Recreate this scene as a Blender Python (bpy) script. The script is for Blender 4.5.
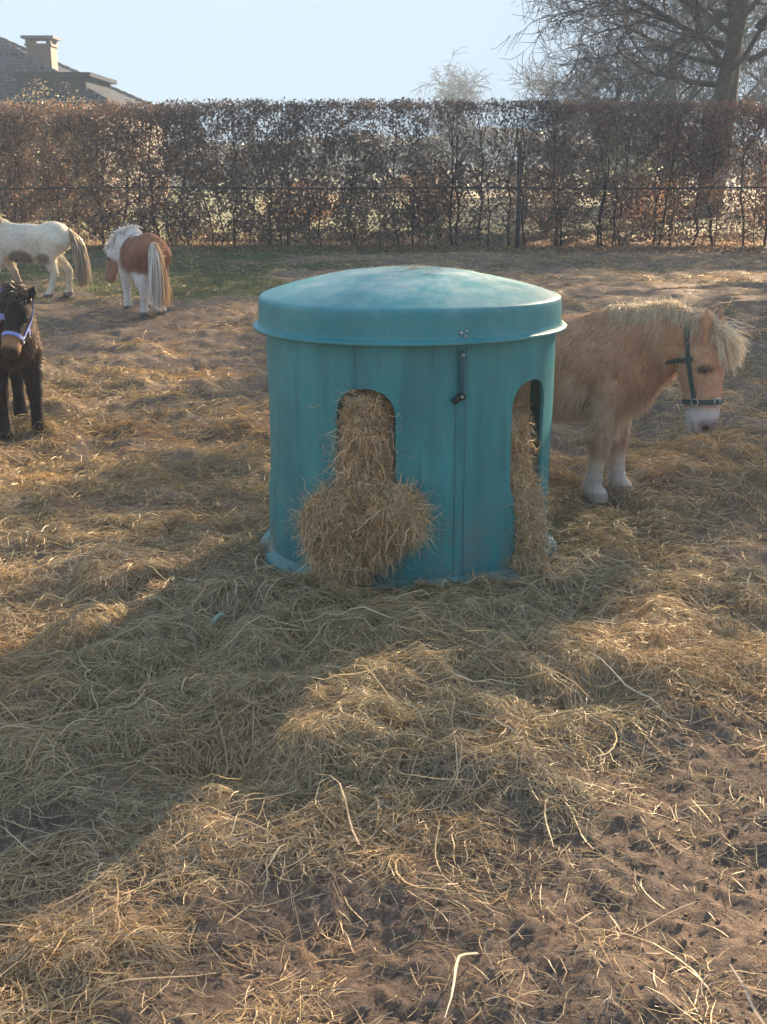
import bpy, math
import numpy as np
from mathutils import Vector

for o in list(bpy.data.objects):
    bpy.data.objects.remove(o)
sc = bpy.context.scene
COL = sc.collection
rad = math.radians

# ---------------------------------------------------------------- camera, sky, sun, exposure
cam = bpy.data.cameras.new('camera')
cam_o = bpy.data.objects.new('camera', cam)
COL.objects.link(cam_o)
cam_o.location = (0, 0, 1.6)
cam_o.rotation_euler = (rad(90 - 16.1), 0, 0)
cam.sensor_fit = 'VERTICAL'
cam.sensor_height = 36
cam.lens = 36 * 1200 / 1024
cam.clip_start = 0.05
cam.clip_end = 3000
sc.camera = cam_o

SUN_AZ, SUN_EL = rad(31), rad(21)
w = bpy.data.worlds.new("World")
sc.world = w
w.use_nodes = True
nt = w.node_tree
bg = nt.nodes['Background']
sky = nt.nodes.new('ShaderNodeTexSky')
sky.sky_type = 'NISHITA'
sky.sun_disc = False
sky.sun_elevation = SUN_EL
sky.sun_rotation = SUN_AZ
sky.air_density = 1.0
sky.dust_density = 0.2
sky.ozone_density = 1.0
# sky brightness flattened and tinted per channel, so it fills the shade without clipping
sep_ = nt.nodes.new('ShaderNodeSeparateColor'); cmb_ = nt.nodes.new('ShaderNodeCombineColor')
nt.links.new(sky.outputs[0], sep_.inputs[0])
for i_, c_ in enumerate((0.252, 0.328, 0.425)):
    prev = sep_.outputs[i_]
    for op_, v_ in (('POWER', 0.13), ('MULTIPLY', c_)):
        q_ = nt.nodes.new('ShaderNodeMath'); q_.operation = op_; q_.inputs[1].default_value = v_
        nt.links.new(prev, q_.inputs[0]); prev = q_.outputs[0]
    nt.links.new(prev, cmb_.inputs[i_])
nt.links.new(cmb_.outputs[0], bg.inputs[0])
bg.inputs[1].default_value = 0.15

sun = bpy.data.lights.new('sun', 'SUN')
sun.energy = 3.2
sun.angle = rad(0.6)
sun.color = (1.0, 0.75, 0.48)
sun_o = bpy.data.objects.new('sun', sun)
COL.objects.link(sun_o)
SD = Vector((math.sin(SUN_AZ) * math.cos(SUN_EL), math.cos(SUN_AZ) * math.cos(SUN_EL), math.sin(SUN_EL)))
sun_o.rotation_euler = SD.to_track_quat('Z', 'Y').to_euler()
sun_o.location = (20, 30, 20)

sc.view_settings.view_transform = 'Standard'
sc.view_settings.look = 'None'
sc.view_settings.gamma = 1
sc.view_settings.exposure = 3.3
sc.cycles.volume_step_rate = 4
sc.cycles.max_bounces = 8
sc.cycles.volume_bounces = 1
sc.cycles.transparent_max_bounces = 8

rng = np.random.default_rng(7)

# ---------------------------------------------------------------- noise
_P = np.random.default_rng(3).random((256, 256))


def vnoise(x, y):
    xi = np.floor(x).astype(np.int64)
    yi = np.floor(y).astype(np.int64)
    fx = x - xi
    fy = y - yi
    fx = fx * fx * fx * (fx * (fx * 6 - 15) + 10)
    fy = fy * fy * fy * (fy * (fy * 6 - 15) + 10)
    a = _P[xi & 255, yi & 255]
    b = _P[(xi + 1) & 255, yi & 255]
    c = _P[xi & 255, (yi + 1) & 255]
    d = _P[(xi + 1) & 255, (yi + 1) & 255]
    return (a * (1 - fx) + b * fx) * (1 - fy) + (c * (1 - fx) + d * fx) * fy


def fbm(x, y, s, o=3, off=0.0):
    v = 0
    a = 1.0
    t = 0
    for k in range(o):
        f = s * 2.03 ** k
        v = v + a * vnoise(x * f * 0.92 + y * f * 0.39 + off + 17.3 * k, y * f * 0.92 - x * f * 0.39 + off * 1.7 + 5.1 * k)
        t += a
        a *= 0.5
    return v / t


def sst(a, b, x):
    t = np.clip((x - a) / (b - a), 0, 1)
    return t * t * (3 - 2 * t)


def gau(x, y, cx, cy, sx, sy):
    return np.exp(-((x - cx) / sx) ** 2 - ((y - cy) / sy) ** 2)


TX, TY = 0.108, 5.0     # feeder axis


def hay_mask(x, y):
    """0..1: how thick the hay lies"""
    n = fbm(x, y, 1.3, 3, 4.0)
    n2 = fbm(x, y, 3.5, 2, 9.0)
    d = 0.42 + 1.4 * (n - 0.5) + 0.8 * (n2 - 0.5)
    d = d + 0.85 * gau(x, y, -0.15, 3.75, 1.35, 1.0) + 0.35 * gau(x, y, 0.9, 4.2, 0.8, 1.0) + 0.3 * gau(x, y, -1.2, 5.2, 1.2, 1.2)
    d = d + 0.3 * gau(x, y, 1.2, 5.6, 0.9, 0.7) + 0.5 * gau(x, y, TX, TY, 0.85, 0.85)
    d = d - 0.85 * gau(x, y, -0.12, 2.28, 0.42, 0.26) - 0.7 * gau(x, y, -0.85, 2.72, 0.25, 0.15) - 0.35 * gau(x, y, 0.95, 2.9, 0.35, 0.7)
    d = d - 0.15 * gau(x, y, 0.35, 2.3, 0.5, 0.3)
    d = d + 0.10 * sst(5.5, 7, y) * sst(11, 8, y) * sst(1.5, -.5, x) - 0.18 * sst(9, 13, y)
    return np.clip(d, 0, 1)


def grass_mask(x, y):
    n = fbm(x, y, 0.8, 3, 31.0)
    a = sst(0.0, 0.35, n - 0.62 + 0.45 * sst(13.5, 17.5, y) * sst(1.0, -3.0, x) + 0.5 * sst(22.6, 24.0, y) * sst(4, 0, x))
    a = a * sst(11.5, 13.5, y)
    b = sst(26.8, 28.5, y) * (0.45 + 0.55 * sst(.45, .6, fbm(x, y, .3, 2, 3.)))
    return np.clip(a + b, 0, 1)


def hgt(x, y, fine=True):
    far = np.exp(-np.maximum(np.hypot(x, y) - 10, 0) / 25.0)
    h = 0.05 * (fbm(x, y, 0.55, 2, 2.0) - 0.5)
    m = hay_mask(x, y)
    tr = sst(24, 20, y)
    h = h + ((0.10 + 0.09 * sst(5.5, 7.5, y)) * (fbm(x, y, 2.7, 4, 12.0) - 0.5)) * tr
    h = h + m * (0.11 * (fbm(x, y, 5.5, 3, 22.0) - 0.35) + 0.035 * (fbm(x, y, 13.0, 2, 29.0) - 0.5))
    # ridges of the spilled hay in front of the feeder, dip of a hoof hole beside them
    h = h + 0.05 * gau(x, y, 0.05, 3.9, 0.8, 0.5) + 0.065 * gau(x, y, -0.20, 3.05, 0.26, 0.24) + 0.05 * gau(x, y, 0.22, 2.95, 0.28, 0.22) - 0.07 * gau(x, y, -0.44, 3.0, 0.13, 0.10)
    h = h + 0.05 * gau(x, y, -0.45, 4.3, 0.35, 0.25) - 0.06 * gau(x, y, TX, TY, 0.72, 0.72) + 0.06 * gau(x, y, 1.75, 6.1, 0.5, 0.3)
    if fine:
        near = sst(9, 6, y)
        c = fbm(x, y, 16.0, 3, 41.0)
        h = h + near * (1 - 0.6 * m) * 0.026 * (np.abs(c - 0.5) * 2.2 - 0.2)
        h = h + near * 0.012 * (fbm(x, y, 55.0, 2, 3.0) - 0.5)
    return h * far - 0.02


# ---------------------------------------------------------------- mesh helpers
def mesh_np(name, V, F, col=None, smooth=False):
    V = np.ascontiguousarray(V, np.float32)
    F = np.ascontiguousarray(F, np.int32)
    me = bpy.data.meshes.new(name)
    n, k = F.shape
    me.vertices.add(len(V))
    me.vertices.foreach_set('co', V.ravel())
    me.loops.add(n * k)
    me.loops.foreach_set('vertex_index', F.ravel())
    me.polygons.add(n)
    me.polygons.foreach_set('loop_start', np.arange(0, n * k, k, dtype=np.int32))
    me.polygons.foreach_set('loop_total', np.full(n, k, np.int32))
    me.polygons.foreach_set('use_smooth', np.full(n, smooth, bool))
    if col is not None:
        a = me.color_attributes.new('Col', 'FLOAT_COLOR', 'POINT')
        c = np.ones((len(V), 4), np.float32)
        c[:, :col.shape[1]] = col
        a.data.foreach_set('color', c.ravel())
    me.update(calc_edges=True)
    me.validate()
    return me


def link(name, me, mat=None, parent=None, loc=None):
    o = bpy.data.objects.new(name, me)
    COL.objects.link(o)
    if mat is not None:
        me.materials.append(mat)
    if parent is not None:
        o.parent = parent
    if loc is not None:
        o.location = loc
    return o


def empty(name, loc=(0, 0, 0), rz=0):
    o = bpy.data.objects.new(name, None)
    COL.objects.link(o)
    o.location = loc
    o.rotation_euler = (0, 0, rz)
    o.empty_display_size = 0.1
    return o


def tag(o, label=None, cat=None, group=None, kind=None):
    if label: o['label'] = label
    if cat: o['category'] = cat
    if group: o['group'] = group
    if kind: o['kind'] = kind
    return o


class MB:
    """collects quads / tris (tris repeat as degenerate-free separate list)"""
    def __init__(s):
        s.v = []; s.f = []; s.c = []; s.n = 0

    def add(s, V, F, c=None):
        V = np.asarray(V, float)
        s.v.append(V); s.f.append(np.asarray(F) + s.n)
        s.n += len(V)
        if c is not None:
            c = np.asarray(c, float)
            s.c.append(np.tile(c, (len(V), 1)) if c.ndim == 1 else c)

    def tube(s, P, R, k=6, c=None, cap=True):
        P = np.asarray(P, float); R = np.broadcast_to(np.asarray(R, float), (len(P),))
        T = np.gradient(P, axis=0)
        T /= np.linalg.norm(T, axis=1)[:, None] + 1e-12
        up = np.array([0, 0, 1.0]) if abs(T[0, 2]) < 0.9 else np.array([1.0, 0, 0])
        A = np.cross(T, up); A /= np.linalg.norm(A, axis=1)[:, None] + 1e-12
        B = np.cross(T, A)
        th = np.arange(k) * 2 * math.pi / k
        V = P[:, None] + R[:, None, None] * (np.cos(th)[None, :, None] * A[:, None] + np.sin(th)[None, :, None] * B[:, None])
        n = len(P)
        V = V.reshape(-1, 3)
        i = np.arange(n - 1)[:, None] * k; j = np.arange(k)[None]; j2 = (j + 1) % k
        F = np.stack([i + j, i + j2, i + k + j2, i + k + j], -1).reshape(-1, 4)
        if cap and k == 4:
            F = np.vstack([F, [[3, 2, 1, 0]], [[(n - 1) * k + q for q in range(4)]]])
        elif cap:
            V = np.vstack([V, P[0], P[-1]])
            a = n * k; b = a + 1
            # quads made of pairs of cap triangles
            ex = []
            for q in range(0, k, 2):
                ex.append([a, (q + 2) % k, (q + 1) % k, q])
                m = (n - 1) * k
                ex.append([b, m + q, m + (q + 1) % k, m + (q + 2) % k])
            F = np.vstack([F, ex])
        s.add(V, F, c)

    def box(s, x0, x1, y0, y1, z0, z1, c=None, M=None, o=None):
        V = np.array([[x, y, z] for z in (z0, z1) for y in (y0, y1) for x in (x0, x1)], float)
        if M is not None:
            V = V @ np.asarray(M).T
        if o is not None:
            V = V + np.asarray(o)
        F = [[0, 2, 3, 1], [4, 5, 7, 6], [0, 1, 5, 4], [2, 6, 7, 3], [0, 4, 6, 2], [1, 3, 7, 5]]
        s.add(V, F, c)

    def build(s, name, mat, parent=None, smooth=False):
        V = np.vstack(s.v); F = np.vstack(s.f)
        c = np.vstack(s.c) if s.c else None
        return link(name, mesh_np(name, V, F, c, smooth), mat, parent)


def ribbons(P, W, C, taper=0.25, sidev=None):
    """P (N,S,3) paths, W (N,) widths, C (N,3) colours -> V,F,col; flat blades"""
    N, S, _ = P.shape
    T = np.gradient(P, axis=1)
    T /= np.linalg.norm(T, axis=2)[..., None] + 1e-9
    if sidev is None:
        r = np.random.default_rng(N).normal(size=(N, 3))
    else:
        r = sidev
    A = np.cross(T, r[:, None, :])
    A /= np.linalg.norm(A, axis=2)[..., None] + 1e-9
    prof = np.linspace(0, 1, S)
    prof = 1 - (1 - taper) * np.abs(prof * 1.6 - 0.6).clip(0, 1) ** 2
    off = A * (W[:, None] * prof[None])[..., None] * 0.5
    V = np.stack([P - off, P + off], 2).reshape(-1, 3)
    b = (np.arange(N)[:, None] * S + np.arange(S - 1)[None]) * 2
    F = np.stack([b, b + 1, b + 3, b + 2], -1).reshape(-1, 4)
    return V, F, np.repeat(C, S * 2, axis=0)


# ---------------------------------------------------------------- materials
def newmat(name):
    m = bpy.data.materials.new(name)
    m.use_nodes = True
    n = m.node_tree
    n.nodes.clear()
    out = n.nodes.new('ShaderNodeOutputMaterial')
    return m, n, out


def N(n, typ, **kw):
    o = n.nodes.new(typ)
    for k, v in kw.items():
        if k.startswith('i_'):
            o.inputs[k[2:].replace('_', ' ')].default_value = v
        else:
            setattr(o, k, v)
    return o


def noise(n, scale, detail=3, vec=None, rough=0.55):
    t = N(n, 'ShaderNodeTexNoise')
    t.inputs['Scale'].default_value = scale
    t.inputs['Detail'].default_value = detail
    t.inputs['Roughness'].default_value = rough
    if vec is not None:
        n.links.new(vec, t.inputs['Vector'])
    return t


def ramp(n, fac, stops):
    r = N(n, 'ShaderNodeValToRGB')
    e = r.color_ramp.elements
    while len(e) < len(stops):
        e.new(0.5)
    for el, (p, c) in zip(e, stops):
        el.position = p
        el.color = (*c, 1) if len(c) == 3 else c
    n.links.new(fac, r.inputs[0])
    return r


def mixc(n, fac, a, b, mode='MIX'):
    m = N(n, 'ShaderNodeMix', data_type='RGBA', blend_type=mode)
    for s, v in ((0, fac), (6, a), (7, b)):
        if isinstance(v, (int, float)):
            m.inputs[s].default_value = v
        elif isinstance(v, tuple):
            m.inputs[s].default_value = (*v, 1)
        else:
            n.links.new(v, m.inputs[s])
    return m.outputs[2]


def fibre_mat(name, trans=0.35, gloss=0.08, rough=0.45, vary=0.0, tint=(1, 1, 1)):
    m, n, out = newmat(name)
    a = N(n, 'ShaderNodeVertexColor', layer_name='Col')
    c = a.outputs[0]
    if vary:
        tc = N(n, 'ShaderNodeTexCoord')
        nz = noise(n, 60, 2, tc.outputs['Object'])
        r = ramp(n, nz.outputs[0], [(0.3, (1 - vary,) * 3), (0.7, (1 + vary,) * 3)])
        c = mixc(n, 1.0, c, r.outputs[0], 'MULTIPLY')
    d = N(n, 'ShaderNodeBsdfDiffuse')
    t = N(n, 'ShaderNodeBsdfTranslucent')
    g = N(n, 'ShaderNodeBsdfGlossy')
    g.inputs['Roughness'].default_value = rough
    g.inputs['Color'].default_value = (1, 0.95, 0.85, 1)
    n.links.new(c, d.inputs[0])
    n.links.new(c, t.inputs[0])
    m1 = N(n, 'ShaderNodeMixShader'); m1.inputs[0].default_value = trans
    n.links.new(d.outputs[0], m1.inputs[1]); n.links.new(t.outputs[0], m1.inputs[2])
    m2 = N(n, 'ShaderNodeMixShader'); m2.inputs[0].default_value = gloss
    n.links.new(m1.outputs[0], m2.inputs[1]); n.links.new(g.outputs[0], m2.inputs[2])
    n.links.new(m2.outputs[0], out.inputs[0])
    return m


def solid_mat(name, col, rough=0.6, var=0.25, scale=8, metal=0, bump=0.0, bscale=40, attr=False, spec=0.5):
    m, n, out = newmat(name)
    p = N(n, 'ShaderNodeBsdfPrincipled')
    p.inputs['Roughness'].default_value = rough
    p.inputs['Metallic'].default_value = metal
    p.inputs['Specular IOR Level'].default_value = spec
    tc = N(n, 'ShaderNodeTexCoord')
    nz = noise(n, scale, 4, tc.outputs['Object'])
    r = ramp(n, nz.outputs[0], [(0.3, (1 - var,) * 3), (0.7, (1 + var,) * 3)])
    if attr:
        a = N(n, 'ShaderNodeVertexColor', layer_name='Col')
        c = mixc(n, 1.0, a.outputs[0], r.outputs[0], 'MULTIPLY')
    else:
        c = mixc(n, 1.0, tuple(col), r.outputs[0], 'MULTIPLY')
    n.links.new(c, p.inputs['Base Color'])
    if bump:
        b = N(n, 'ShaderNodeBump')
        b.inputs['Strength'].default_value = bump
        b.inputs['Distance'].default_value = 0.01
        nb = noise(n, bscale, 4, tc.outputs['Object'])
        n.links.new(nb.outputs[0], b.inputs['Height'])
        n.links.new(b.outputs[0], p.inputs['Normal'])
    n.links.new(p.outputs[0], out.inputs[0])
    return m


M_HAY = fibre_mat('hay', 0.35, 0.06)
M_HAIR = fibre_mat('pony_hair', 0.40, 0.10, 0.4)
M_LEAF = fibre_mat('dry_leaf', 0.40, 0.05)
M_GRASS = fibre_mat('grass_blade', 0.40, 0.05)
M_COAT = solid_mat('pony_coat', (1, 1, 1), 0.75, 0.13, 25, attr=True, bump=0.4, bscale=90, spec=0.2)
M_BARK = solid_mat('bark', (0.085, 0.075, 0.065), 0.9, 0.3, 6, bump=0.5, bscale=12, spec=0.1)
M_TWIG = solid_mat('twig', (0.075, 0.066, 0.062), 0.9, 0.25, 3, spec=0.1)
M_STEM = solid_mat('hedge_stem', (0.055, 0.045, 0.038), 0.9, 0.3, 9, spec=0.1)

# ground: mud, trodden hay and grass, masks painted by where each lies
m, n, out = newmat('ground_soil')
p = N(n, 'ShaderNodeBsdfPrincipled')
p.inputs['Roughness'].default_value = 0.9
p.inputs['Specular IOR Level'].default_value = 0.25
tc = N(n, 'ShaderNodeTexCoord')
at = N(n, 'ShaderNodeVertexColor', layer_name='Col')
sep = N(n, 'ShaderNodeSeparateColor'); n.links.new(at.outputs[0], sep.inputs[0])
nA = noise(n, 3.0, 6, tc.outputs['Object'], 0.65)
nB = noise(n, 38, 5, tc.outputs['Object'], 0.7)
nC = noise(n, 0.6, 4, tc.outputs['Object'])
mud = ramp(n, nB.outputs[0], [(0.30, (0.085, 0.062, 0.050)), (0.52, (0.19, 0.140, 0.110)), (0.72, (0.33, 0.25, 0.19))])
mud2 = ramp(n, nA.outputs[0], [(0.3, (0.68, 0.72, 0.76)), (0.7, (1.25, 1.14, 1.02))])
mudc = mixc(n, 0.8, mud.outputs[0], mud2.outputs[0], 'MULTIPLY')
mp = N(n, 'ShaderNodeMapping'); mp.inputs['Scale'].default_value = (1, 1.0, 1)
n.links.new(tc.outputs['Object'], mp.inputs[0])
wv = N(n, 'ShaderNodeTexNoise'); wv.inputs['Scale'].default_value = 90; wv.inputs['Detail'].default_value = 4; wv.inputs['Distortion'].default_value = 1.5
n.links.new(mp.outputs[0], wv.inputs['Vector'])
hayc = ramp(n, wv.outputs[0], [(0.32, (0.15, 0.115, 0.08)), (0.5, (0.33, 0.25, 0.17)), (0.68, (0.54, 0.42, 0.28))])
hm = N(n, 'ShaderNodeMath', operation='MULTIPLY'); n.links.new(sep.outputs[0], hm.inputs[0]); hm.inputs[1].default_value = 0.75
c1 = mixc(n, hm.outputs[0], mudc, hayc.outputs[0])
grs = ramp(n, nB.outputs[0], [(0.3, (0.035, 0.055, 0.022)), (0.7, (0.10, 0.13, 0.045))])
gm = N(n, 'ShaderNodeMath', operation='MULTIPLY'); n.links.new(sep.outputs[1], gm.inputs[0]); gm.inputs[1].default_value = 0.85
c2 = mixc(n, gm.outputs[0], c1, grs.outputs[0])
n.links.new(c2, p.inputs['Base Color'])
b = N(n, 'ShaderNodeBump'); b.inputs['Strength'].default_value = 0.7; b.inputs['Distance'].default_value = 0.012
nb = noise(n, 120, 6, tc.outputs['Object'], 0.7)
n.links.new(nb.outputs[0], b.inputs['Height'])
n.links.new(b.outputs[0], p.inputs['Normal'])
n.links.new(p.outputs[0], out.inputs[0])
M_GROUND = m

# ---------------------------------------------------------------- ground sheet
def spaced(seq):
    out = [seq[0][0]]
    for a, bb, d0, d1 in seq:
        x = a
        while x < bb - 1e-6:
            t = (x - a) / (bb - a)
            x = min(bb, x + d0 * (d1 / d0) ** t)
            out.append(x)
    return np.array(out)


xs_pos = spaced([(0, 1.3, 0.014, 0.014), (1.3, 3, 0.014, 0.04), (3, 12, 0.04, 0.22), (12, 60, 0.25, 8), (60, 1500, 8, 300)])
xs = np.concatenate([-xs_pos[:0:-1], xs_pos])
ys = spaced([(-400, -4, 80, 2), (-4, 1.7, 0.5, 0.03), (1.7, 4.0, 0.013, 0.015), (4.0, 9, 0.015, 0.05), (9, 27, 0.05, 0.12), (27, 80, 0.2, 6), (80, 2000, 8, 400)])
GX, GY = np.meshgrid(xs, ys)
GZ = hgt(GX, GY)
nx, ny = len(xs), len(ys)
idx = np.arange(nx * ny).reshape(ny, nx)
GF = np.stack([idx[:-1, :-1], idx[:-1, 1:], idx[1:, 1:], idx[1:, :-1]], -1).reshape(-1, 4)
gcol = np.zeros((nx * ny, 3))
gcol[:, 0] = hay_mask(GX, GY).ravel()
gcol[:, 1] = grass_mask(GX, GY).ravel()
ground = link('ground', mesh_np('ground', np.stack([GX, GY, GZ], -1).reshape(-1, 3), GF, gcol, True), M_GROUND)
tag(ground, kind='structure')

# ---------------------------------------------------------------- hay litter strands
PAL = np.array([[0.54, 0.42, 0.28], [0.66, 0.49, 0.28], [0.42, 0.37, 0.23], [0.26, 0.185, 0.125], [0.72, 0.51, 0.27], [0.66, 0.57, 0.45]])


def hay_col(N_, x=None, y=None, r=None, gold=0.0):
    r = r or rng
    wts = np.array([0.30, 0.20, 0.16, 0.14, 0.08, 0.12])
    k = r.choice(6, N_, p=wts)
    c = PAL[k].copy()
    if x is not None:
        g = sst(0.46, 0.62, fbm(x, y, 1.7, 2, 77.0))
        gr = sst(0.48, 0.62, fbm(x, y, 1.2, 2, 55.0))
        c = c * (1 - 0.45 * g[:, None]) + 0.45 * g[:, None] * np.array([0.62, 0.43, 0.21])
        c = c * (1 - 0.4 * gr[:, None]) + 0.4 * gr[:, None] * np.array([0.38, 0.37, 0.24])
    c *= r.uniform(0.45, 1.40, (N_, 1))
    if x is not None:
        tr_ = sst(4.6, 6.4, y + 0.5 * (fbm(x, y, 1.5, 2, 14.) - .5))[:, None]
        c = c * (1 - tr_) + c * np.array([0.86, 0.79, 0.68]) * tr_
    c = np.minimum(c * np.array([1.04, 1.0, 0.95]), 0.85)
    return c


def lay_strands(N_, sampler, lmin, lmax, wid, seed, up=0.12, nseg=5):
    r = np.random.default_rng(seed)
    x, y = sampler(r, N_)
    m_ = hay_mask(x, y)
    cl_ = fbm(x, y, 9.0, 2, 91.0)
    keep = r.random(N_) < (0.05 + 0.95 * m_ ** 1.3) * (0.35 + 1.3 * sst(0.36, 0.62, cl_))
    x, y, m_ = x[keep], y[keep], m_[keep]
    # not inside the feeder
    k2 = np.hypot(x - TX, y - TY) > 0.62
    x, y, m_ = x[k2], y[k2], m_[k2]
    n_ = len(x)
    L = r.uniform(lmin, lmax, n_) * r.uniform(0.5, 1.3, n_)
    th = r.uniform(0, 2 * math.pi, n_) + 5 * fbm(x, y, 2.6, 2, 66.0)
    kap = r.normal(0, 9.0, n_)
    st_ = np.where(r.random(n_) < 0.55, 0.3, 1.0)
    kap2 = r.normal(0, 60.0, n_) * st_
    kap2 = kap2 * np.minimum(1, 0.10 / L) ** 2
    kap = kap * st_ * np.minimum(1, 0.12 / L)
    thick = (0.008 + 0.035 * m_ ** 2) * r.random(n_)
    rise = np.where(r.random(n_) < up, r.uniform(0.15, 0.6, n_), r.normal(0, 0.06, n_)).clip(-0.1, 0.8)
    P = np.zeros((n_, nseg, 3))
    px, py = x.copy(), y.copy()
    ds = L / (nseg - 1)
    for s in range(nseg):
        P[:, s, 0] = px; P[:, s, 1] = py
        u = s / (nseg - 1)
        P[:, s, 2] = hgt(px, py, fine=False) + 0.006 + thick + rise * L * u * (1.25 - 0.75 * u)
        a = th + kap * L * u + kap2 * L * (u - 0.5) ** 2
        px = px + np.cos(a) * ds; py = py + np.sin(a) * ds
    W = wid * r.uniform(0.55, 1.35, n_)
    c = hay_col(n_, x, y, r)
    side = r.normal(size=(n_, 3)) * 0.6 + np.array([0, 0, 1.0])
    return ribbons(P, W, c, 0.35, side)


def fan(y0, y1, kx=0.40, ex=0.6, pw=1.0):
    def f(r, n_):
        u = r.random(n_)
        y = y0 + (y1 - y0) * u ** pw
        x = r.uniform(-1, 1, n_) * (kx * y + ex)
        return x, y
    return f


LIT = MB()
for args in ((200000, fan(1.9, 4.6, 0.40, 0.3), 0.025, 0.12, 0.0022, 11),
             (100000, fan(4.2, 7.5, 0.40, 0.4), 0.04, 0.14, 0.0036, 12),
             (110000, fan(7.0, 13.0, 0.40, 0.6, 0.9), 0.05, 0.17, 0.0060, 13),
             (70000, fan(12.5, 23.5, 0.40, 0.6, 0.9), 0.07, 0.2, 0.010, 14)):
    LIT.add(*lay_strands(args[0], args[1], args[2], args[3], args[4], args[5]))
# extra layer round the feeder foot
def ringf(r, n_):
    a = r.uniform(0, 2 * math.pi, n_); d = 0.62 + np.abs(r.normal(0, 0.28, n_))
    return TX + d * np.sin(a), TY - d * np.cos(a)
LIT.add(*lay_strands(15000, ringf, 0.06, 0.18, 0.0036, 15, up=0.3))
# few long pale stalks lying on the bare soil
def sparse(r, n_):
    y = r.uniform(2.0, 4.5, n_); return r.uniform(-1, 1, n_) * (0.38 * y + .1), y
V_, F_, C_ = lay_strands(2600, sparse, 0.16, 0.34, 0.0042, 16, up=0.2, nseg=7)
LIT.add(V_, F_, C_ * 1.15)
litter = LIT.build('hay_litter', M_HAY)
tag(litter, 'loose trampled hay strewn over the mud', 'hay', kind='stuff')

# soil crumbs
def blobs(N_, x, y, rr, r, flat=0.7):
    ph = (1 + 5 ** .5) / 2
    iv = np.array([[-1, -1, -1], [1, -1, -1], [1, 1, -1], [-1, 1, -1], [-1, -1, 1], [1, -1, 1], [1, 1, 1], [-1, 1, 1]], float) * 0.6
    F = np.array([[0, 3, 2, 1], [4, 5, 6, 7], [0, 1, 5, 4], [1, 2, 6, 5], [2, 3, 7, 6], [3, 0, 4, 7]])
    V = iv[None] * (1 + r.normal(0, 0.25, (N_, 8, 3)))
    a = r.uniform(0, 6.28, N_)
    ca, sa = np.cos(a)[:, None], np.sin(a)[:, None]
    X = V[..., 0] * ca - V[..., 1] * sa; Y = V[..., 0] * sa + V[..., 1] * ca
    V = np.stack([X, Y, V[..., 2] * flat], -1) * rr[:, None, None]
    V[..., 0] += x[:, None]; V[..., 1] += y[:, None]; V[..., 2] += (hgt(x, y) + rr * 0.2)[:, None]
    return V.reshape(-1, 3), (F[None] + 8 * np.arange(N_)[:, None, None]).reshape(-1, 4)


r_ = np.random.default_rng(5)
y = 1.9 + 5 * r_.random(7000) ** 1.5; x = r_.uniform(-1, 1, 7000) * (0.38 * y + .2)
k = (r_.random(7000) < (1 - hay_mask(x, y)) ** 1.2) & (np.hypot(x - TX, y - TY) > .7)
x, y = x[k], y[k]
rr = 0.0015 + 0.007 * r_.random(len(x)) ** 4
V_, F_ = blobs(len(x), x, y, rr, r_)
cr = MB(); cr.add(V_, F_, np.repeat(np.array([[0.22, 0.165, 0.13]]) * r_.uniform(.7, 1.3, (len(x), 1)), 8, axis=0))
M_CRUMB = solid_mat('soil_crumb', (1, 1, 1), 0.95, 0.2, 60, attr=True, spec=0.1, bump=.5, bscale=150)
crumbs = cr.build('soil_crumbs', M_CRUMB, smooth=False)
tag(crumbs, 'small crumbs of brown soil', 'soil', kind='stuff')

# grass verge
r_ = np.random.default_rng(6)
n_ = 60000
y = r_.uniform(12.5, 25.5, n_); x = r_.uniform(-1, 1, n_) * (0.36 * y + 1)
k = r_.random(n_) < grass_mask(x, y) ** 1.2
x, y = x[k], y[k]; n_ = len(x)
L = r_.uniform(0.02, 0.06, n_); a = r_.uniform(0, 6.28, n_); ln = r_.uniform(0.2, 1.2, n_)
u = np.linspace(0, 1, 3)
P = np.zeros((n_, 3, 3))
P[..., 0] = x[:, None] + np.cos(a)[:, None] * (ln * L)[:, None] * u ** 2
P[..., 1] = y[:, None] + np.sin(a)[:, None] * (ln * L)[:, None] * u ** 2
P[..., 2] = (hgt(x, y, False))[:, None] + L[:, None] * u
gc = np.array([0.10, 0.135, 0.05]) * r_.uniform(.6, 1.4, (n_, 1)) + r_.uniform(0, .06, (n_, 1)) * np.array([1, .7, .2])
V_, F_, C_ = ribbons(P, np.full(n_, 0.012), gc, 0.2)
tag(link('grass', mesh_np('grass', V_, F_, C_), M_GRASS), 'short green grass at the foot of the hedge', 'grass', kind='stuff')

# ---------------------------------------------------------------- SDF modelling (for ponies and hay wads)
def smin(a, b, k):
    h = np.clip(0.5 + 0.5 * (b - a) / k, 0, 1)
    return b * (1 - h) + a * h - k * h * (1 - h)


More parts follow.
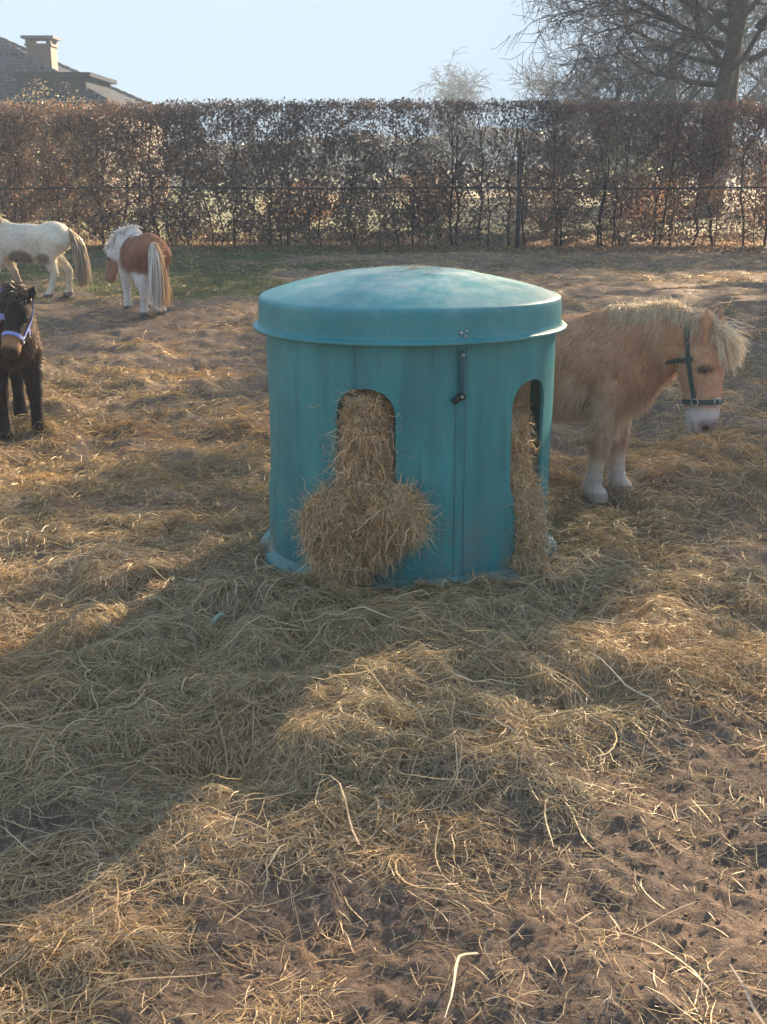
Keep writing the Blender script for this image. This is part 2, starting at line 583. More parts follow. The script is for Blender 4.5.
class SDF:
    def __init__(s): s.p = []

    def cap(s, a, ra, b, rb, k=0.03, n=None, sc_=1.0):
        s.p.append(('c', np.array(a, float), ra, np.array(b, float), rb, k, None if n is None else np.array(n, float), sc_)); return s

    def ell(s, c, r, k=0.03, R=None):
        s.p.append(('e', np.array(c, float), np.array(r, float), k, None if R is None else np.array(R, float))); return s

    def __call__(s, X):
        d = None
        for q in s.p:
            if q[0] == 'c':
                _, a, ra, b_, rb, k, nn, sy = q
                Y = X - a
                if nn is not None:
                    Y = Y + (Y @ nn)[..., None] * nn * (1 / sy - 1)
                ba = b_ - a
                t = np.clip((Y @ ba) / (ba @ ba), 0, 1)
                e = np.sqrt(((Y - t[..., None] * ba) ** 2).sum(-1)) - (ra + (rb - ra) * t)
            else:
                _, c, r, k, R = q
                Y = X - c
                if R is not None: Y = Y @ R
                k0 = np.sqrt(((Y / r) ** 2).sum(-1)); k1 = np.sqrt(((Y / r ** 2) ** 2).sum(-1)) + 1e-9
                e = k0 * (k0 - 1) / k1
            d = e if d is None else smin(d, e, k)
        return d

    def grad(s, X, h=0.004):
        g = np.stack([s(X + np.array(e) * h) - s(X - np.array(e) * h) for e in ((1, 0, 0), (0, 1, 0), (0, 0, 1))], -1)
        return g / (np.linalg.norm(g, axis=-1)[..., None] + 1e-9)

    def mesh(s, lo, hi, h, disp=None):
        lo = np.array(lo, float)
        nn = np.ceil((np.array(hi) - lo) / h).astype(int) + 1
        ax = [lo[i] + h * np.arange(nn[i]) for i in range(3)]
        G = np.stack(np.meshgrid(*ax, indexing='ij'), -1)
        f = s(G)
        if disp is not None: f = f - disp(G)
        ins = f < 0
        # naive surface nets
        c = np.zeros(tuple(nn - 1) + (3,)); w_ = np.zeros(tuple(nn - 1))
        offs = [(i, j, k) for i in (0, 1) for j in (0, 1) for k in (0, 1)]
        def sub(A, o): return A[o[0]:nn[0] - 1 + o[0], o[1]:nn[1] - 1 + o[1], o[2]:nn[2] - 1 + o[2]]
        for o in offs:
            for d in range(3):
                if o[d] == 0:
                    q = list(o); q[d] = 1
                    fa, fb = sub(f, o), sub(f, q)
                    cr_ = (fa < 0) != (fb < 0)
                    t = np.where(cr_, fa / np.where(cr_, fa - fb, 1), 0)
                    pt = np.zeros(c.shape); pt[...] = o; pt[..., d] = t
                    c += np.where(cr_[..., None], pt, 0); w_ += cr_
        act = w_ > 0
        I = np.argwhere(act)
        vid = -np.ones(act.shape, int); vid[act] = np.arange(len(I))
        V = (I + c[act] / w_[act][:, None]) * h + lo
        Fs = []
        for d in range(3):
            e1, e2 = (d + 1) % 3, (d + 2) % 3
            A = ins.take(range(0, nn[d] - 1), d); B = ins.take(range(1, nn[d]), d)
            ed = np.argwhere(A != B)
            ed = ed[(ed[:, e1] > 0) & (ed[:, e2] > 0) & (ed[:, e1] < nn[e1] - 1) & (ed[:, e2] < nn[e2] - 1)]
            sgn = A[tuple(ed.T)]
            def vv(da, db):
                q = ed.copy(); q[:, e1] -= da; q[:, e2] -= db
                return vid[tuple(q.T)]
            F = np.stack([vv(0, 0), vv(1, 0), vv(1, 1), vv(0, 1)], -1)
            F[~sgn] = F[~sgn][:, ::-1]
            Fs.append(F)
        return V, np.vstack(Fs)


def surf_strands(sdf, P0, D0, L, grav, nseg, lift=0.004, keep=0.0):
    """grow hair over a body: path points are kept outside the surface"""
    n_ = len(P0)
    P = np.zeros((n_, nseg, 3)); P[:, 0] = P0
    D = D0 / (np.linalg.norm(D0, axis=1)[:, None] + 1e-9)
    ds = (L / (nseg - 1))[:, None]
    for s in range(1, nseg):
        D = D + grav[:, None] * np.array([0, 0, -1.0]) / (nseg - 1)
        D /= np.linalg.norm(D, axis=1)[:, None] + 1e-9
        Q = P[:, s - 1] + D * ds
        if sdf is not None:
            d = sdf(Q); g = sdf.grad(Q)
            push = np.maximum(lift - d, 0)
            Q = Q + g * push[:, None]
        P[:, s] = Q
    return P


# ---------------------------------------------------------------- hay feeder
def feeder_material(name, top=False):
    m, n, out = newmat(name)
    p = N(n, 'ShaderNodeBsdfPrincipled')
    tc = N(n, 'ShaderNodeTexCoord')
    mp = N(n, 'ShaderNodeMapping'); mp.inputs['Scale'].default_value = (9, 9, 0.9)
    n.links.new(tc.outputs['Object'], mp.inputs[0])
    st = noise(n, 1.6, 5, mp.outputs[0], 0.6)
    mp2 = N(n, 'ShaderNodeMapping'); mp2.inputs['Scale'].default_value = (40, 40, 1.3)
    n.links.new(tc.outputs['Object'], mp2.inputs[0])
    st2 = noise(n, 1.0, 3, mp2.outputs[0], 0.6)
    cl = noise(n, 3.2, 4, tc.outputs['Object'])
    base = ramp(n, cl.outputs[0], [(0.3, (0.030, 0.240, 0.275)), (0.7, (0.046, 0.320, 0.345))])
    r1 = ramp(n, st.outputs[0], [(0.38, (0.70, 0.72, 0.72)), (0.6, (1.1, 1.08, 1.05))])
    c = mixc(n, 0.7 if not top else 0.25, base.outputs[0], r1.outputs[0], 'MULTIPLY')
    r2 = ramp(n, st2.outputs[0], [(0.30, (0.55, 0.5, 0.5)), (0.40, (1, 1, 1))])
    c = mixc(n, 0.55 if not top else 0.15, c, r2.outputs[0], 'MULTIPLY')
    # body: dusty mud splashes, strongest near the ground
    sx = N(n, 'ShaderNodeSeparateXYZ'); n.links.new(tc.outputs['Object'], sx.inputs[0])
    mr = N(n, 'ShaderNodeMapRange')
    n.links.new(sx.outputs[2], mr.inputs[0])
    if top:  # lid crown: sky reflection painted in as paler colour, along with fading and scuffs
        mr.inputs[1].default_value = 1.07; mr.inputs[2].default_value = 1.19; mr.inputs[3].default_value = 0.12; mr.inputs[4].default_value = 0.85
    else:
        mr.inputs[1].default_value = 0.42; mr.inputs[2].default_value = 0.0; mr.inputs[3].default_value = 0.12; mr.inputs[4].default_value = 0.85
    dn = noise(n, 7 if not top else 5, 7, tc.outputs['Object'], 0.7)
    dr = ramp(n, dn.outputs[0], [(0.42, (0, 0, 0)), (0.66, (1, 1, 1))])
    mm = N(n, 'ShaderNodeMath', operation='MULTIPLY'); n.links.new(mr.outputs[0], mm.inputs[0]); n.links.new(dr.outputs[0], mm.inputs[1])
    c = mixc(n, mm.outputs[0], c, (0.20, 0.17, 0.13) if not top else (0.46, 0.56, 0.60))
    n.links.new(c, p.inputs['Base Color'])
    rr_ = ramp(n, dn.outputs[0], [(0.3, (0.36,) * 3), (0.7, (0.55,) * 3)])
    n.links.new(rr_.outputs[0], p.inputs['Roughness'])
    b = N(n, 'ShaderNodeBump'); b.inputs['Strength'].default_value = 0.25; b.inputs['Distance'].default_value = 0.004
    nb = noise(n, 25, 5, tc.outputs['Object'])
    n.links.new(nb.outputs[0], b.inputs['Height']); n.links.new(b.outputs[0], p.inputs['Normal'])
    n.links.new(p.outputs[0], out.inputs[0])
    return m


M_TEAL = feeder_material('teal_plastic')
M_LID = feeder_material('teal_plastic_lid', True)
M_STEEL = solid_mat('bolt_steel', (0.55, 0.55, 0.56), 0.35, 0.2, 60, metal=0.9)
M_RUBBER = solid_mat('black_rubber', (0.02, 0.022, 0.025), 0.6, 0.2, 30)
M_STRAP = solid_mat('strap_shade_and_seam', (0.030, 0.10, 0.12), 0.7, 0.2, 30)  # dark teal for the seams and the shadow strip painted at the latch

feeder = empty('hay_feeder', (TX, TY, 0))
tag(feeder, 'round teal plastic hay feeder with domed lid and arched feeding holes', 'hay feeder')

RB = 0.60
HZ0, HZ1, HR = 0.30, 0.80, 0.118
def shell():
    phs, kinds = [], []
    hw = HR / RB
    cs = [rad(a_) for a_ in (-17.2, 51.5, 125, 198, 272.3)]
    nslot, nwall = 14, 22
    cols = []   # (phi, s or None)
    for i, c0 in enumerate(cs):
        for q in range(nslot + 1):
            s_ = -math.cos(math.pi * q / nslot)
            cols.append((c0 + s_ * hw, s_, True))
        a0 = c0 + hw; a1 = (cs + [cs[0] + 2 * math.pi])[i + 1] - hw
        for q in range(1, nwall):
            cols.append((a0 + (a1 - a0) * q / nwall, None, False))
    nc = len(cols)
    ml, mm_, mu = 10, 12, 6
    top = 0.985; bot = -0.06
    V = np.zeros((nc, ml + 1 + mm_ - 1 + mu + 1, 3)); nr = V.shape[1]
    def rp(phi, z):
        R = RB + 0.004 * math.sin(3 * phi + 4 * z) + 0.003 * math.sin(7 * phi + 2.0) - 0.012 * (z - 0.5) * 0
        return (R * math.sin(phi), -R * math.cos(phi), z)
    for i, (ph, s_, sl) in enumerate(cols):
        if sl:
            e = (1 - (1 - abs(s_) ** 2.4) ** (1 / 2.4)) * HR if abs(s_) < 0.9999 else HR
        else:
            e = HR
        zb, zt = HZ0 + e, HZ1 - e
        zs = list(np.linspace(bot, zb, ml + 1)) + list(np.linspace(zb, zt, mm_ + 1)[1:-1]) + list(np.linspace(zt, top, mu + 1))
        for j, z in enumerate(zs):
            V[i, j] = rp(ph, z)
    F = []
    used = np.zeros((nc, nr), bool)
    for i in range(nc):
        i2 = (i + 1) % nc
        slot = cols[i][2] and cols[i2][2]
        for j in range(nr - 1):
            if slot and ml <= j < ml + mm_:
                continue
            F.append([i * nr + j, i2 * nr + j, i2 * nr + j + 1, i * nr + j + 1])
    F = np.array(F)
    V = V.reshape(-1, 3)
    u = np.unique(F); mp_ = -np.ones(len(V), int); mp_[u] = np.arange(len(u))
    return V[u], mp_[F]


def bake_mod(o, ang=40):
    dg = bpy.context.evaluated_depsgraph_get()
    me = bpy.data.meshes.new_from_object(o.evaluated_get(dg))
    o.modifiers.clear(); o.data = me
    me.polygons.foreach_set('use_smooth', [True] * len(me.polygons))
    me.set_sharp_from_angle(angle=rad(ang))


V_, F_ = shell()
body = link('body', mesh_np('feeder_body', V_, F_, None, True), M_TEAL, feeder)
md = body.modifiers.new('s', 'SOLIDIFY'); md.thickness = 0.012; md.offset = -1
bpy.context.view_layer.update()
bake_mod(body)


def lathe(name, prof, mat, parent, seg=128, wob=0.0):
    th = np.linspace(0, 2 * math.pi, seg, endpoint=False)
    pr = np.array(prof)
    V = np.zeros((seg, len(pr), 3))
    for i, t in enumerate(th):
        ww = 1 + wob * math.sin(3 * t + 1) + wob * 0.6 * math.sin(5 * t)
        V[i, :, 0] = pr[:, 0] * math.sin(t) * ww; V[i, :, 1] = -pr[:, 0] * math.cos(t) * ww
        V[i, :, 2] = pr[:, 1] + (0.004 * math.sin(2 * t + 0.6)) * (pr[:, 0] > 0.3)
    k = len(pr)
    i = np.arange(seg)[:, None]; j = np.arange(k - 1)[None]
    i2 = (i + 1) % seg
    F = np.stack([i * k + j + 0 * i, i2 * k + j, i2 * k + j + 1, i * k + j + 1], -1).reshape(-1, 4)
    o = link(name, mesh_np(name, V.reshape(-1, 3), F[:, ::-1], None, True), mat, parent)
    return o


def smoothp(pts, it=2):
    p = np.array(pts, float)
    for _ in range(it):
        q = [p[0]]
        for a, b_ in zip(p[:-1], p[1:]):
            q += [a * .75 + b_ * .25, a * .25 + b_ * .75]
        q.append(p[-1]); p = np.array(q)
    return p


top_prof = smoothp([(0.001, 1.200), (0.10, 1.198), (0.20, 1.190), (0.32, 1.172), (0.44, 1.147), (0.53, 1.123), (0.585, 1.105), (0.612, 1.096), (0.620, 1.088), (0.622, 1.066), (0.622, 1.03), (0.623, 0.995)], 2)
lp = [tuple(q) for q in top_prof] + [(0.626, 0.984), (0.641, 0.981), (0.646, 0.977), (0.646, 0.969), (0.641, 0.965), (0.614, 0.963), (0.610, 0.972), (0.609, 1.07), (0.55, 1.105), (0.3, 1.15), (0.001, 1.18)]
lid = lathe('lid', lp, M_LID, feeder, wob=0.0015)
lid.data.set_sharp_from_angle(angle=rad(50))
# foot flange peeking out of the hay
foot = lathe('foot_flange', smoothp([(0.598, 0.06), (0.612, 0.045), (0.640, 0.035), (0.650, 0.02), (0.648, -0.05)], 1), M_TEAL, feeder)

def on_shell(phi, z, r=RB):
    return np.array([r * math.sin(phi), -r * math.cos(phi), z])

def oriented(phi):
    # local x tangent, y outward, z up
    t = np.array([math.cos(phi), math.sin(phi), 0]); o_ = np.array([math.sin(phi), -math.cos(phi), 0])
    return np.stack([t, o_, [0, 0, 1]], 1)


PL = rad(17.5)
R3 = oriented(PL)
lt = MB()
for q in range(8):
    z = 0.785 + (0.955 - 0.785) * q / 7.0
lt.box(-0.008, 0.008, 0, 0.004, 0.775, 0.945, M=R3, o=on_shell(PL, 0, RB + 0.0055))  # strap's dark tone paints in the faint shadow strip down the wall
strap = lt.build('strap', M_STRAP, feeder)
def bolt(phi, z, r, R, ax_len=0.012, parent=feeder):
    b_ = MB()
    p0 = on_shell(phi, z, r); dirv = on_shell(phi, 0, 1)
    b_.tube([p0, p0 + dirv * ax_len * .6, p0 + dirv * ax_len], [R, R, R * 0.55], 8)
    return b_.build('bolt', M_STEEL, parent, True)
bolt(PL, 0.928, RB + 0.009, 0.007)
bolt(PL - rad(.6), 0.775, RB + 0.026, 0.006)
bolt(PL - rad(1.2), 1.012, 0.622, 0.008)
bolt(PL + rad(0.8), 1.018, 0.622, 0.006)
bolt(PL + rad(0.2), 1.000, 0.622, 0.006)
tg = MB()
tg.tube([on_shell(PL - rad(.3), 0.772, RB + 0.004), on_shell(PL - rad(.3), 0.774, RB + 0.028)], [0.015, 0.013], 10)
a = on_shell(PL - rad(.3), 0.776, RB + 0.016); b_ = on_shell(PL - rad(3.4), 0.752, RB + 0.016)
tg.tube([a, (a + b_) / 2, b_], [0.013, 0.014, 0.011], 8)
tg.build('toggle', M_RUBBER, feeder, True)
# moulded seams running down the wall
for dphi in (-1.9, 1.7):
    s_ = MB(); ph = PL + rad(dphi)
    s_.box(-0.0010, 0.0010, 0, 0.0016, 0.06, 0.96, M=oriented(ph), o=on_shell(ph, 0, RB + 0.0048))
    s_.build('seam', M_STRAP, feeder)


# ---------------------------------------------------------------- hay wads
M_CORE = solid_mat('hay_core', (0.42, 0.34, 0.22), 0.95, 0.35, 45, bump=1.0, bscale=80, spec=0.05)
def hay_wad(name, sdf, lo, hi, n_, seed, label, lmin=0.06, lmax=0.16, h=0.02, spread=0.6, grav=1.0, wid=0.003, region=None, group=None, down=0.8):
    r = np.random.default_rng(seed)
    V, F = sdf.mesh(lo, hi, h, disp=lambda G: 0.012 * (np.sin(G[..., 0] * 40) * np.sin(G[..., 2] * 33 + 1) * np.sin(G[..., 1] * 37) + 0.9 * np.sin(G[..., 0] * 23 + G[..., 2] * 15) * np.sin(G[..., 2] * 19 + 2)))
    core = link(name, mesh_np(name, V, F, None, True), M_CORE)
    tag(core, label, 'hay', group)
    k = r.integers(0, len(V), n_)
    P0 = V[k] + r.normal(0, 0.012, (n_, 3))
    g = sdf.grad(P0)
    hang = r.random(n_) < down
    D = g * r.uniform(-0.5, 0.45, (n_, 1)) + r.normal(0, spread, (n_, 3)) + np.where(hang[:, None], [[0, 0, -1.0]], [[0, 0, 0.0]])
    L = lmin + (lmax - lmin) * r.random(n_) ** 1.6 * np.where(r.random(n_) < .06, 1.7, 1)
    P = surf_strands(sdf, P0, D, L, np.where(hang, r.uniform(0.3, grav * 2.4, n_), r.uniform(-.3, .8, n_)), 6, lift=0.003)
    P[:, 1:] += r.normal(0, .004, (n_, 5, 3)) * np.arange(1, 6)[None, :, None] * .5
    if region is not None:
        ok = region(P[:, 0]); P = P[ok]
    nn = len(P)
    c = hay_col(nn, r=r) * np.array([1.34, 1.34, 1.34])
    V2, F2, C2 = ribbons(P, wid * r.uniform(.6, 1.4, nn), c, 0.35)
    st = link('loose_stalks', mesh_np('stalks', V2, F2, C2), M_HAY, core)
    return core


f0 = rad(-17.5)
def W(phi, z, r): return np.array([TX, TY, 0]) + on_shell(phi, z, r)
s1 = SDF()
s1.cap(W(f0 - .01, 0.70, 0.545), 0.080, W(f0, 0.5, 0.55), 0.092, 0.03)
s1.cap(W(f0, 0.5, 0.555), 0.090, W(f0 + .02, 0.40, 0.58), 0.095, 0.03)
s1.ell(W(f0 - 0.15, 0.300, 0.665), (0.118, 0.085, 0.110), 0.03)
s1.ell(W(f0 - 0.10, 0.195, 0.665), (0.115, 0.075, 0.100), 0.03)
s1.ell(W(f0 + 0.20, 0.350, 0.665), (0.098, 0.085, 0.095), 0.012)
s1.ell(W(f0 + 0.10, 0.255, 0.655), (0.080, 0.060, 0.070), 0.03)
s1.cap(W(f0 - .12, 0.10, 0.67), 0.07, W(f0 - .12, 0.0, 0.72), 0.10, 0.04)
hay_wad('hay_wad', s1, (-0.5, 4.1, 0.0), (0.35, 4.7, 0.85), 21000, 21,
        'big two-lobed wad of hay bulging out of the front hole of the feeder', 0.03, 0.12, spread=0.55, grav=1.0, down=0.6, wid=0.0024,
        region=lambda p: (p[:, 2] < 0.47) | (np.abs(np.arctan2(p[:, 0] - TX, TY - p[:, 1]) - f0) < 0.155))
f1 = rad(51.5)
s2 = SDF()
s2.cap(W(f1, 0.58, 0.46), 0.10, W(f1, 0.36, 0.49), 0.10, 0.03)
s2.ell(W(f1 - .03, 0.32, 0.57), (0.085, 0.07, 0.075), 0.04)
s2.ell(W(f1 - .05, 0.20, 0.615), (0.065, 0.045, 0.12), 0.04)
s2.ell(W(f1 - .06, 0.05, 0.63), (0.08, 0.05, 0.08), 0.05)
hay_wad('hay_wad', s2, (0.3, 4.35, 0.0), (0.9, 5.0, 0.75), 6000, 22,
        'narrow wad of hay hanging from the right-hand hole of the feeder', 0.03, 0.09, spread=0.7, grav=0.8, down=0.5, wid=0.0026)
s3 = SDF()
s3.ell((TX - 0.03, TY, 0.15), (0.50, 0.50, 0.36), 0.05)
s3.ell((TX - 0.14, TY - 0.22, 0.45), (0.22, 0.22, 0.25), 0.08)
hay_wad('hay_heap', s3, (-0.6, 4.3, -0.3), (0.8, 5.7, 0.8), 6000, 23,
        'heap of hay filling the inside of the feeder', 0.05, 0.12, h=0.03, spread=0.8, grav=0.4, down=0.1,
        region=lambda p: (np.hypot(p[:, 0] - TX, p[:, 1] - TY) < 0.5) & (p[:, 2] > 0.1))

# straw crumbs lying on the lid
r_ = np.random.default_rng(31)
n_ = 420
a = r_.uniform(0, 6.28, n_); d = np.abs(r_.normal(0, 0.20, n_)).clip(0, 0.5)
x = TX + 0.02 + d * np.cos(a); y = TY - 0.05 + d * np.sin(a)
rr = np.hypot(x - TX, y - TY)
z = np.interp(rr, top_prof[:, 0], top_prof[:, 1]) + 0.004
th = r_.uniform(0, 6.28, n_); L = r_.uniform(0.01, 0.05, n_)
u = np.linspace(-.5, .5, 3)
P = np.stack([x[:, None] + np.cos(th)[:, None] * L[:, None] * u, y[:, None] + np.sin(th)[:, None] * L[:, None] * u, np.repeat(z[:, None], 3, 1) + 0.002 * r_.random((n_, 3))], -1)
V_, F_, C_ = ribbons(P, np.full(n_, 0.003), hay_col(n_, r=r_), .4, np.tile([[0, 0, 1.0]], (n_, 1)))
tag(link('hay_scraps', mesh_np('hay_scraps', V_, F_, C_), M_HAY), 'scattered scraps of hay on the feeder lid', 'hay', kind='stuff')

# pale scrap of plastic in the hay
sx_, sy_ = -0.60, 4.02
ps = MB()
zz = hgt(np.array([sx_]), np.array([sy_]))[0] + 0.06
P = np.array([[sx_ + .05 * t, sy_ + .04 * t * (1 - t), zz + .015 * math.sin(4 * t)] for t in np.linspace(-.7, .7, 6)])
ps.tube(P, [.004, .008, .010, .009, .007, .003], 6)
o = ps.build('plastic_scrap', solid_mat('pale_plastic', (0.30, 0.40, 0.32), .5, .1, 20), None, True)
tag(o, 'small pale green scrap of plastic lying in the hay', 'scrap')


# ---------------------------------------------------------------- ponies
def nrm(v): v = np.array(v, float); return v / np.linalg.norm(v)
M_EYE = solid_mat('eye', (0.012, 0.008, 0.006), 0.12, 0.1, 10, spec=0.8)


def pony(label, loc, rz, poll, f, u, legs, colour, mane_c, tail_c, scale=1.0, halter=None, HS=1.0, hoof=(0.20, 0.17, 0.15), leg_len=1.0, h=0.013, coat_n=0,
         mane_n=900, tail_n=900, mane_len=(0.10, 0.20), coat_len=(0.015, 0.035), feather=400, mane_up=0.3, seed=1, ear_tilt=0.0, tail_side=0.0, hw=0.004, forelock_len=0.16, group='ponies in the paddock'):
    r = np.random.default_rng(seed)
    root = empty('pony', loc, rz)
    root.scale = (scale,) * 3
    tag(root, label, 'pony', group)
    S = SDF()
    # trunk
    S.ell((0.0, 0, 0.655), (0.40, 0.195, 0.215), 0.05)
    S.ell((0.02, 0, 0.60), (0.30, 0.205, 0.19), 0.06)
    S.ell((0.31, 0, 0.655), (0.19, 0.165, 0.215), 0.06)
    S.ell((0.40, 0, 0.62), (0.11, 0.13, 0.14), 0.06)
    S.ell((-0.33, 0, 0.70), (0.21, 0.185, 0.195), 0.06)
    S.ell((0.24, 0, 0.80), (0.15, 0.07, 0.085), 0.06)
    poll = np.array(poll, float)
    f = nrm(f); u = np.array(u, float); u = nrm(u - f * (u @ f)); sd = np.cross(f, u)
    lat = np.array([0, 1.0, 0])
    nb_ = np.array([0.33, 0, 0.74]); mid = (nb_ * 0.45 + poll * 0.55) + np.array([0, 0, 0.015])
    S.cap(nb_, 0.185, mid, 0.140, 0.06, lat, 0.62)
    S.cap(mid, 0.140, poll - u * 0.03 - f * 0.0, 0.098, 0.05, nrm(lat * .5 + sd * (.5 if sd[1] > 0 else -.5)), 0.68)
    S.cap(nb_ + [0.06, 0, -0.06], 0.12, mid, 0.10, 0.05, lat, 0.7)
    S.cap(nb_ + [0.08, 0, -0.10], 0.115, poll - u * 0.105 + f * 0.06, 0.062, 0.05, lat, 0.7)
    # head
    def A3(*q): return tuple(v * HS for v in q)
    Rh = np.stack([f, sd, u], 1)
    def HP(a, s_, b__): return poll + (f * a + sd * s_ + u * b__) * HS
    S.ell(HP(0.07, 0, 0.005), A3(0.10, 0.078, 0.080), 0.03, Rh)
    S.ell(HP(0.13, 0, -0.040), A3(0.105, 0.066, 0.085), 0.03, Rh)       # jowl
    S.cap(HP(0.10, 0, 0.015), 0.074 * HS, HP(0.30, 0, 0.005), 0.060 * HS, 0.03)
    S.cap(HP(0.20, 0, -0.045), 0.052 * HS, HP(0.36, 0, -0.035), 0.045 * HS, 0.03)
    S.ell(HP(0.355, 0, -0.005), A3(0.064, 0.062, 0.064), 0.025, Rh)
    S.ell(HP(0.39, 0, -0.035), A3(0.035, 0.045, 0.040), 0.02, Rh)
    for s_ in (-1, 1):
        S.ell(HP(0.37, 0.030 * s_, 0.018), A3(0.026, 0.020, 0.022), 0.012, Rh)
        S.ell(HP(0.135, 0.060 * s_, 0.028), A3(0.032, 0.018, 0.022), 0.015, Rh)   # brow
        e0 = HP(0.0, 0.050 * s_, 0.030); e1 = HP(-0.115, 0.080 * s_, 0.045 + ear_tilt)
        S.cap(e0, 0.032, (e0 + e1) / 2, 0.032, 0.015, nrm(u), 0.5)
        S.cap((e0 + e1) / 2, 0.032, e1, 0.008, 0.01, nrm(u), 0.5)
    # legs
    for lg in legs:
        pts = [np.array(q[:3], float) for q in lg]; rs = [q[3] for q in lg]
        for a_, b__, ra, rb in zip(pts[:-1], pts[1:], rs[:-1], rs[1:]):
            S.cap(a_, ra, b__, rb, 0.022)
        ft = pts[-1]
        S.ell(ft + [0.012, 0, 0.032], (0.052, 0.046, 0.040), 0.018)
        S.cap(ft + [0.008, 0, 0.03], 0.047, ft + [0.015, 0, 0.012], 0.049, 0.01)
    allp = np.array([q[:3] for lg in legs for q in lg] + [poll, HP(0.42, 0, 0), HP(-.12, 0, .05)])
    lo = np.minimum(allp.min(0) - 0.13, [-0.58, -0.26, -0.02]); hi = np.maximum(allp.max(0) + 0.13, [0.55, 0.26, 0.95])
    V, F = S.mesh(lo, hi, h)
    V[:, 2] = np.maximum(V[:, 2], 0.0)
    Hc = np.stack([(V - poll) @ f, (V - poll) @ sd, (V - poll) @ u], 1) / HS
    hd = (np.abs(Hc[:, 1]) < 0.12) & (Hc[:, 0] > -0.14) & (Hc[:, 0] < 0.5) & (np.abs(Hc[:, 2]) < 0.16)
    C = colour(V, Hc, hd)
    def eye_at(s_):
        c0 = HP(0.145, 0, 0.012); dirv = nrm(sd * s_ + u * 0.25)
        t = np.linspace(0.02, 0.14, 120); dd = S(c0 + dirv * t[:, None]); tt = t[np.argmax(dd > 0)]
        return c0 + dirv * tt, dirv
    # nostrils, mouth, eye sockets, hooves
    if True:
        for s_ in (-1, 1):
            dn = np.linalg.norm(Hc - np.array([0.395, 0.034 * s_, 0.022]), axis=1)
            C[dn < 0.015] = (0.03, 0.02, 0.02)
            ec = eye_at(s_)[0]; dv_ = V - ec
            de = np.sqrt((dv_ @ f * 1.5) ** 2 + (dv_ @ u * .75) ** 2 + (dv_ @ sd * .5) ** 2)
            C[de < 0.026] *= 0.30
            C[(de >= 0.026) & (de < 0.036)] *= 0.72
        mo = hd & (Hc[:, 0] > 0.375) & (np.abs(Hc[:, 2] + 0.030) < 0.005)
        C[mo] *= 0.45
    hf = (V[:, 2] < 0.05)
    C[hf] = hoof
    body = link('body', mesh_np('pony_body', V, F, C, True), M_COAT, root)
    def colat(P0):
        Hc_ = np.stack([(P0 - poll) @ f, (P0 - poll) @ sd, (P0 - poll) @ u], 1) / HS
        hd_ = (np.abs(Hc_[:, 1]) < 0.12) & (Hc_[:, 0] > -0.14) & (Hc_[:, 0] < 0.5) & (np.abs(Hc_[:, 2]) < 0.16)
        return colour(P0, Hc_, hd_)
    def hairobj(name, P, Wd, c):
        V2, F2, C2 = ribbons(P, Wd, c, 0.2)
        return link(name, mesh_np(name, V2, F2, C2, True), M_HAIR, root)
    # eyes
    for s_ in (-1, 1):
        ec, dirv = eye_at(s_); cc = ec - dirv * 0.0125
        ph = np.linspace(0, math.pi, 7); 
        eb = MB(); zs = np.cos(ph); rs_ = np.sin(ph)
        eb.tube(np.array([cc + f * 0.0 + dirv * 0.014 * q for q in zs]), 0.0165 * rs_ + 0.0004, 8)
        eb.build('eye', M_EYE, root, True)
    # short coat fuzz
    if coat_n:
        k = r.integers(0, len(V), int(coat_n)); k = k[V[k, 2] > 0.06]
        P0 = V[k]; g = S.grad(P0)
        face = hd[k] & (Hc[k, 0] > 0.03)
        L = r.uniform(*coat_len, len(k)) * np.where(face, 0.35, 1.0) * np.where((P0[:, 2] < 0.52) & (P0[:, 2] > .36) & ~face, 1.7, 1.0) * np.where((P0[:, 2] < .36) & ~face, leg_len, 1.0)
        flow = np.tile([-0.6, 0, -0.9], (len(k), 1))
        D = flow + g * np.where(face, .3, r.uniform(.35, .9, len(k)))[:, None] + r.normal(0, .22, (len(k), 3))
        P = surf_strands(S, P0 - g * 0.002, D, L, r.uniform(.2, .8, len(k)), 3, lift=0.002)
        c = C[k] * r.uniform(.8, 1.25, (len(k), 1))
        hairobj('coat', P, np.full(len(k), hw * 0.7), c)
    # mane
    nm = mane_n
    t = r.random(nm) * 0.93
    w0 = np.array([0.30, 0, 0.86])
    crest = np.where(t[:, None] < 0.5, w0 + (mid + [0, 0, 0.125] - w0) * (t[:, None] * 2), (mid + [0, 0, 0.125]) + (HP(0, 0, 0.075) - (mid + [0, 0, 0.125])) * (t[:, None] * 2 - 1))
    crest = crest + r.normal(0, 0.012, (nm, 3))
    # pull to surface
    for _ in range(3):
        d = S(crest); crest = crest - S.grad(crest) * (d - 0.0)[:, None]
    side = np.where(r.random(nm) < 0.65, -1.0, 1.0)
    D = np.stack([r.normal(0.05, .3, nm), side * r.uniform(0.2, 0.9, nm), np.full(nm, mane_up) + r.normal(0.2, .35, nm)], 1)
    L = r.uniform(*mane_len, nm)
    P = surf_strands(S, crest, D, L, r.uniform(1.5, 4.5, nm) * np.where(r.random(nm) < .25, .4, 1), 7, lift=0.008)
    mc = np.array(mane_c)
    c = mc[r.integers(0, len(mc), nm)] * r.uniform(.75, 1.2, (nm, 1))
    hairobj('mane', P, np.full(nm, hw) * r.uniform(.7, 1.5, nm), c)
    nf = nm // 5
    P0 = HP(0.0, 0, 0.07) + sd * r.normal(0, .024, (nf, 1)) + f * r.normal(0, .022, (nf, 1))
    D = f * r.uniform(-0.1, 0.9, (nf, 1)) + u * r.uniform(0.3, 1.1, (nf, 1)) + sd * r.normal(0, .38, (nf, 1)) + r.normal(0, .15, (nf, 3))
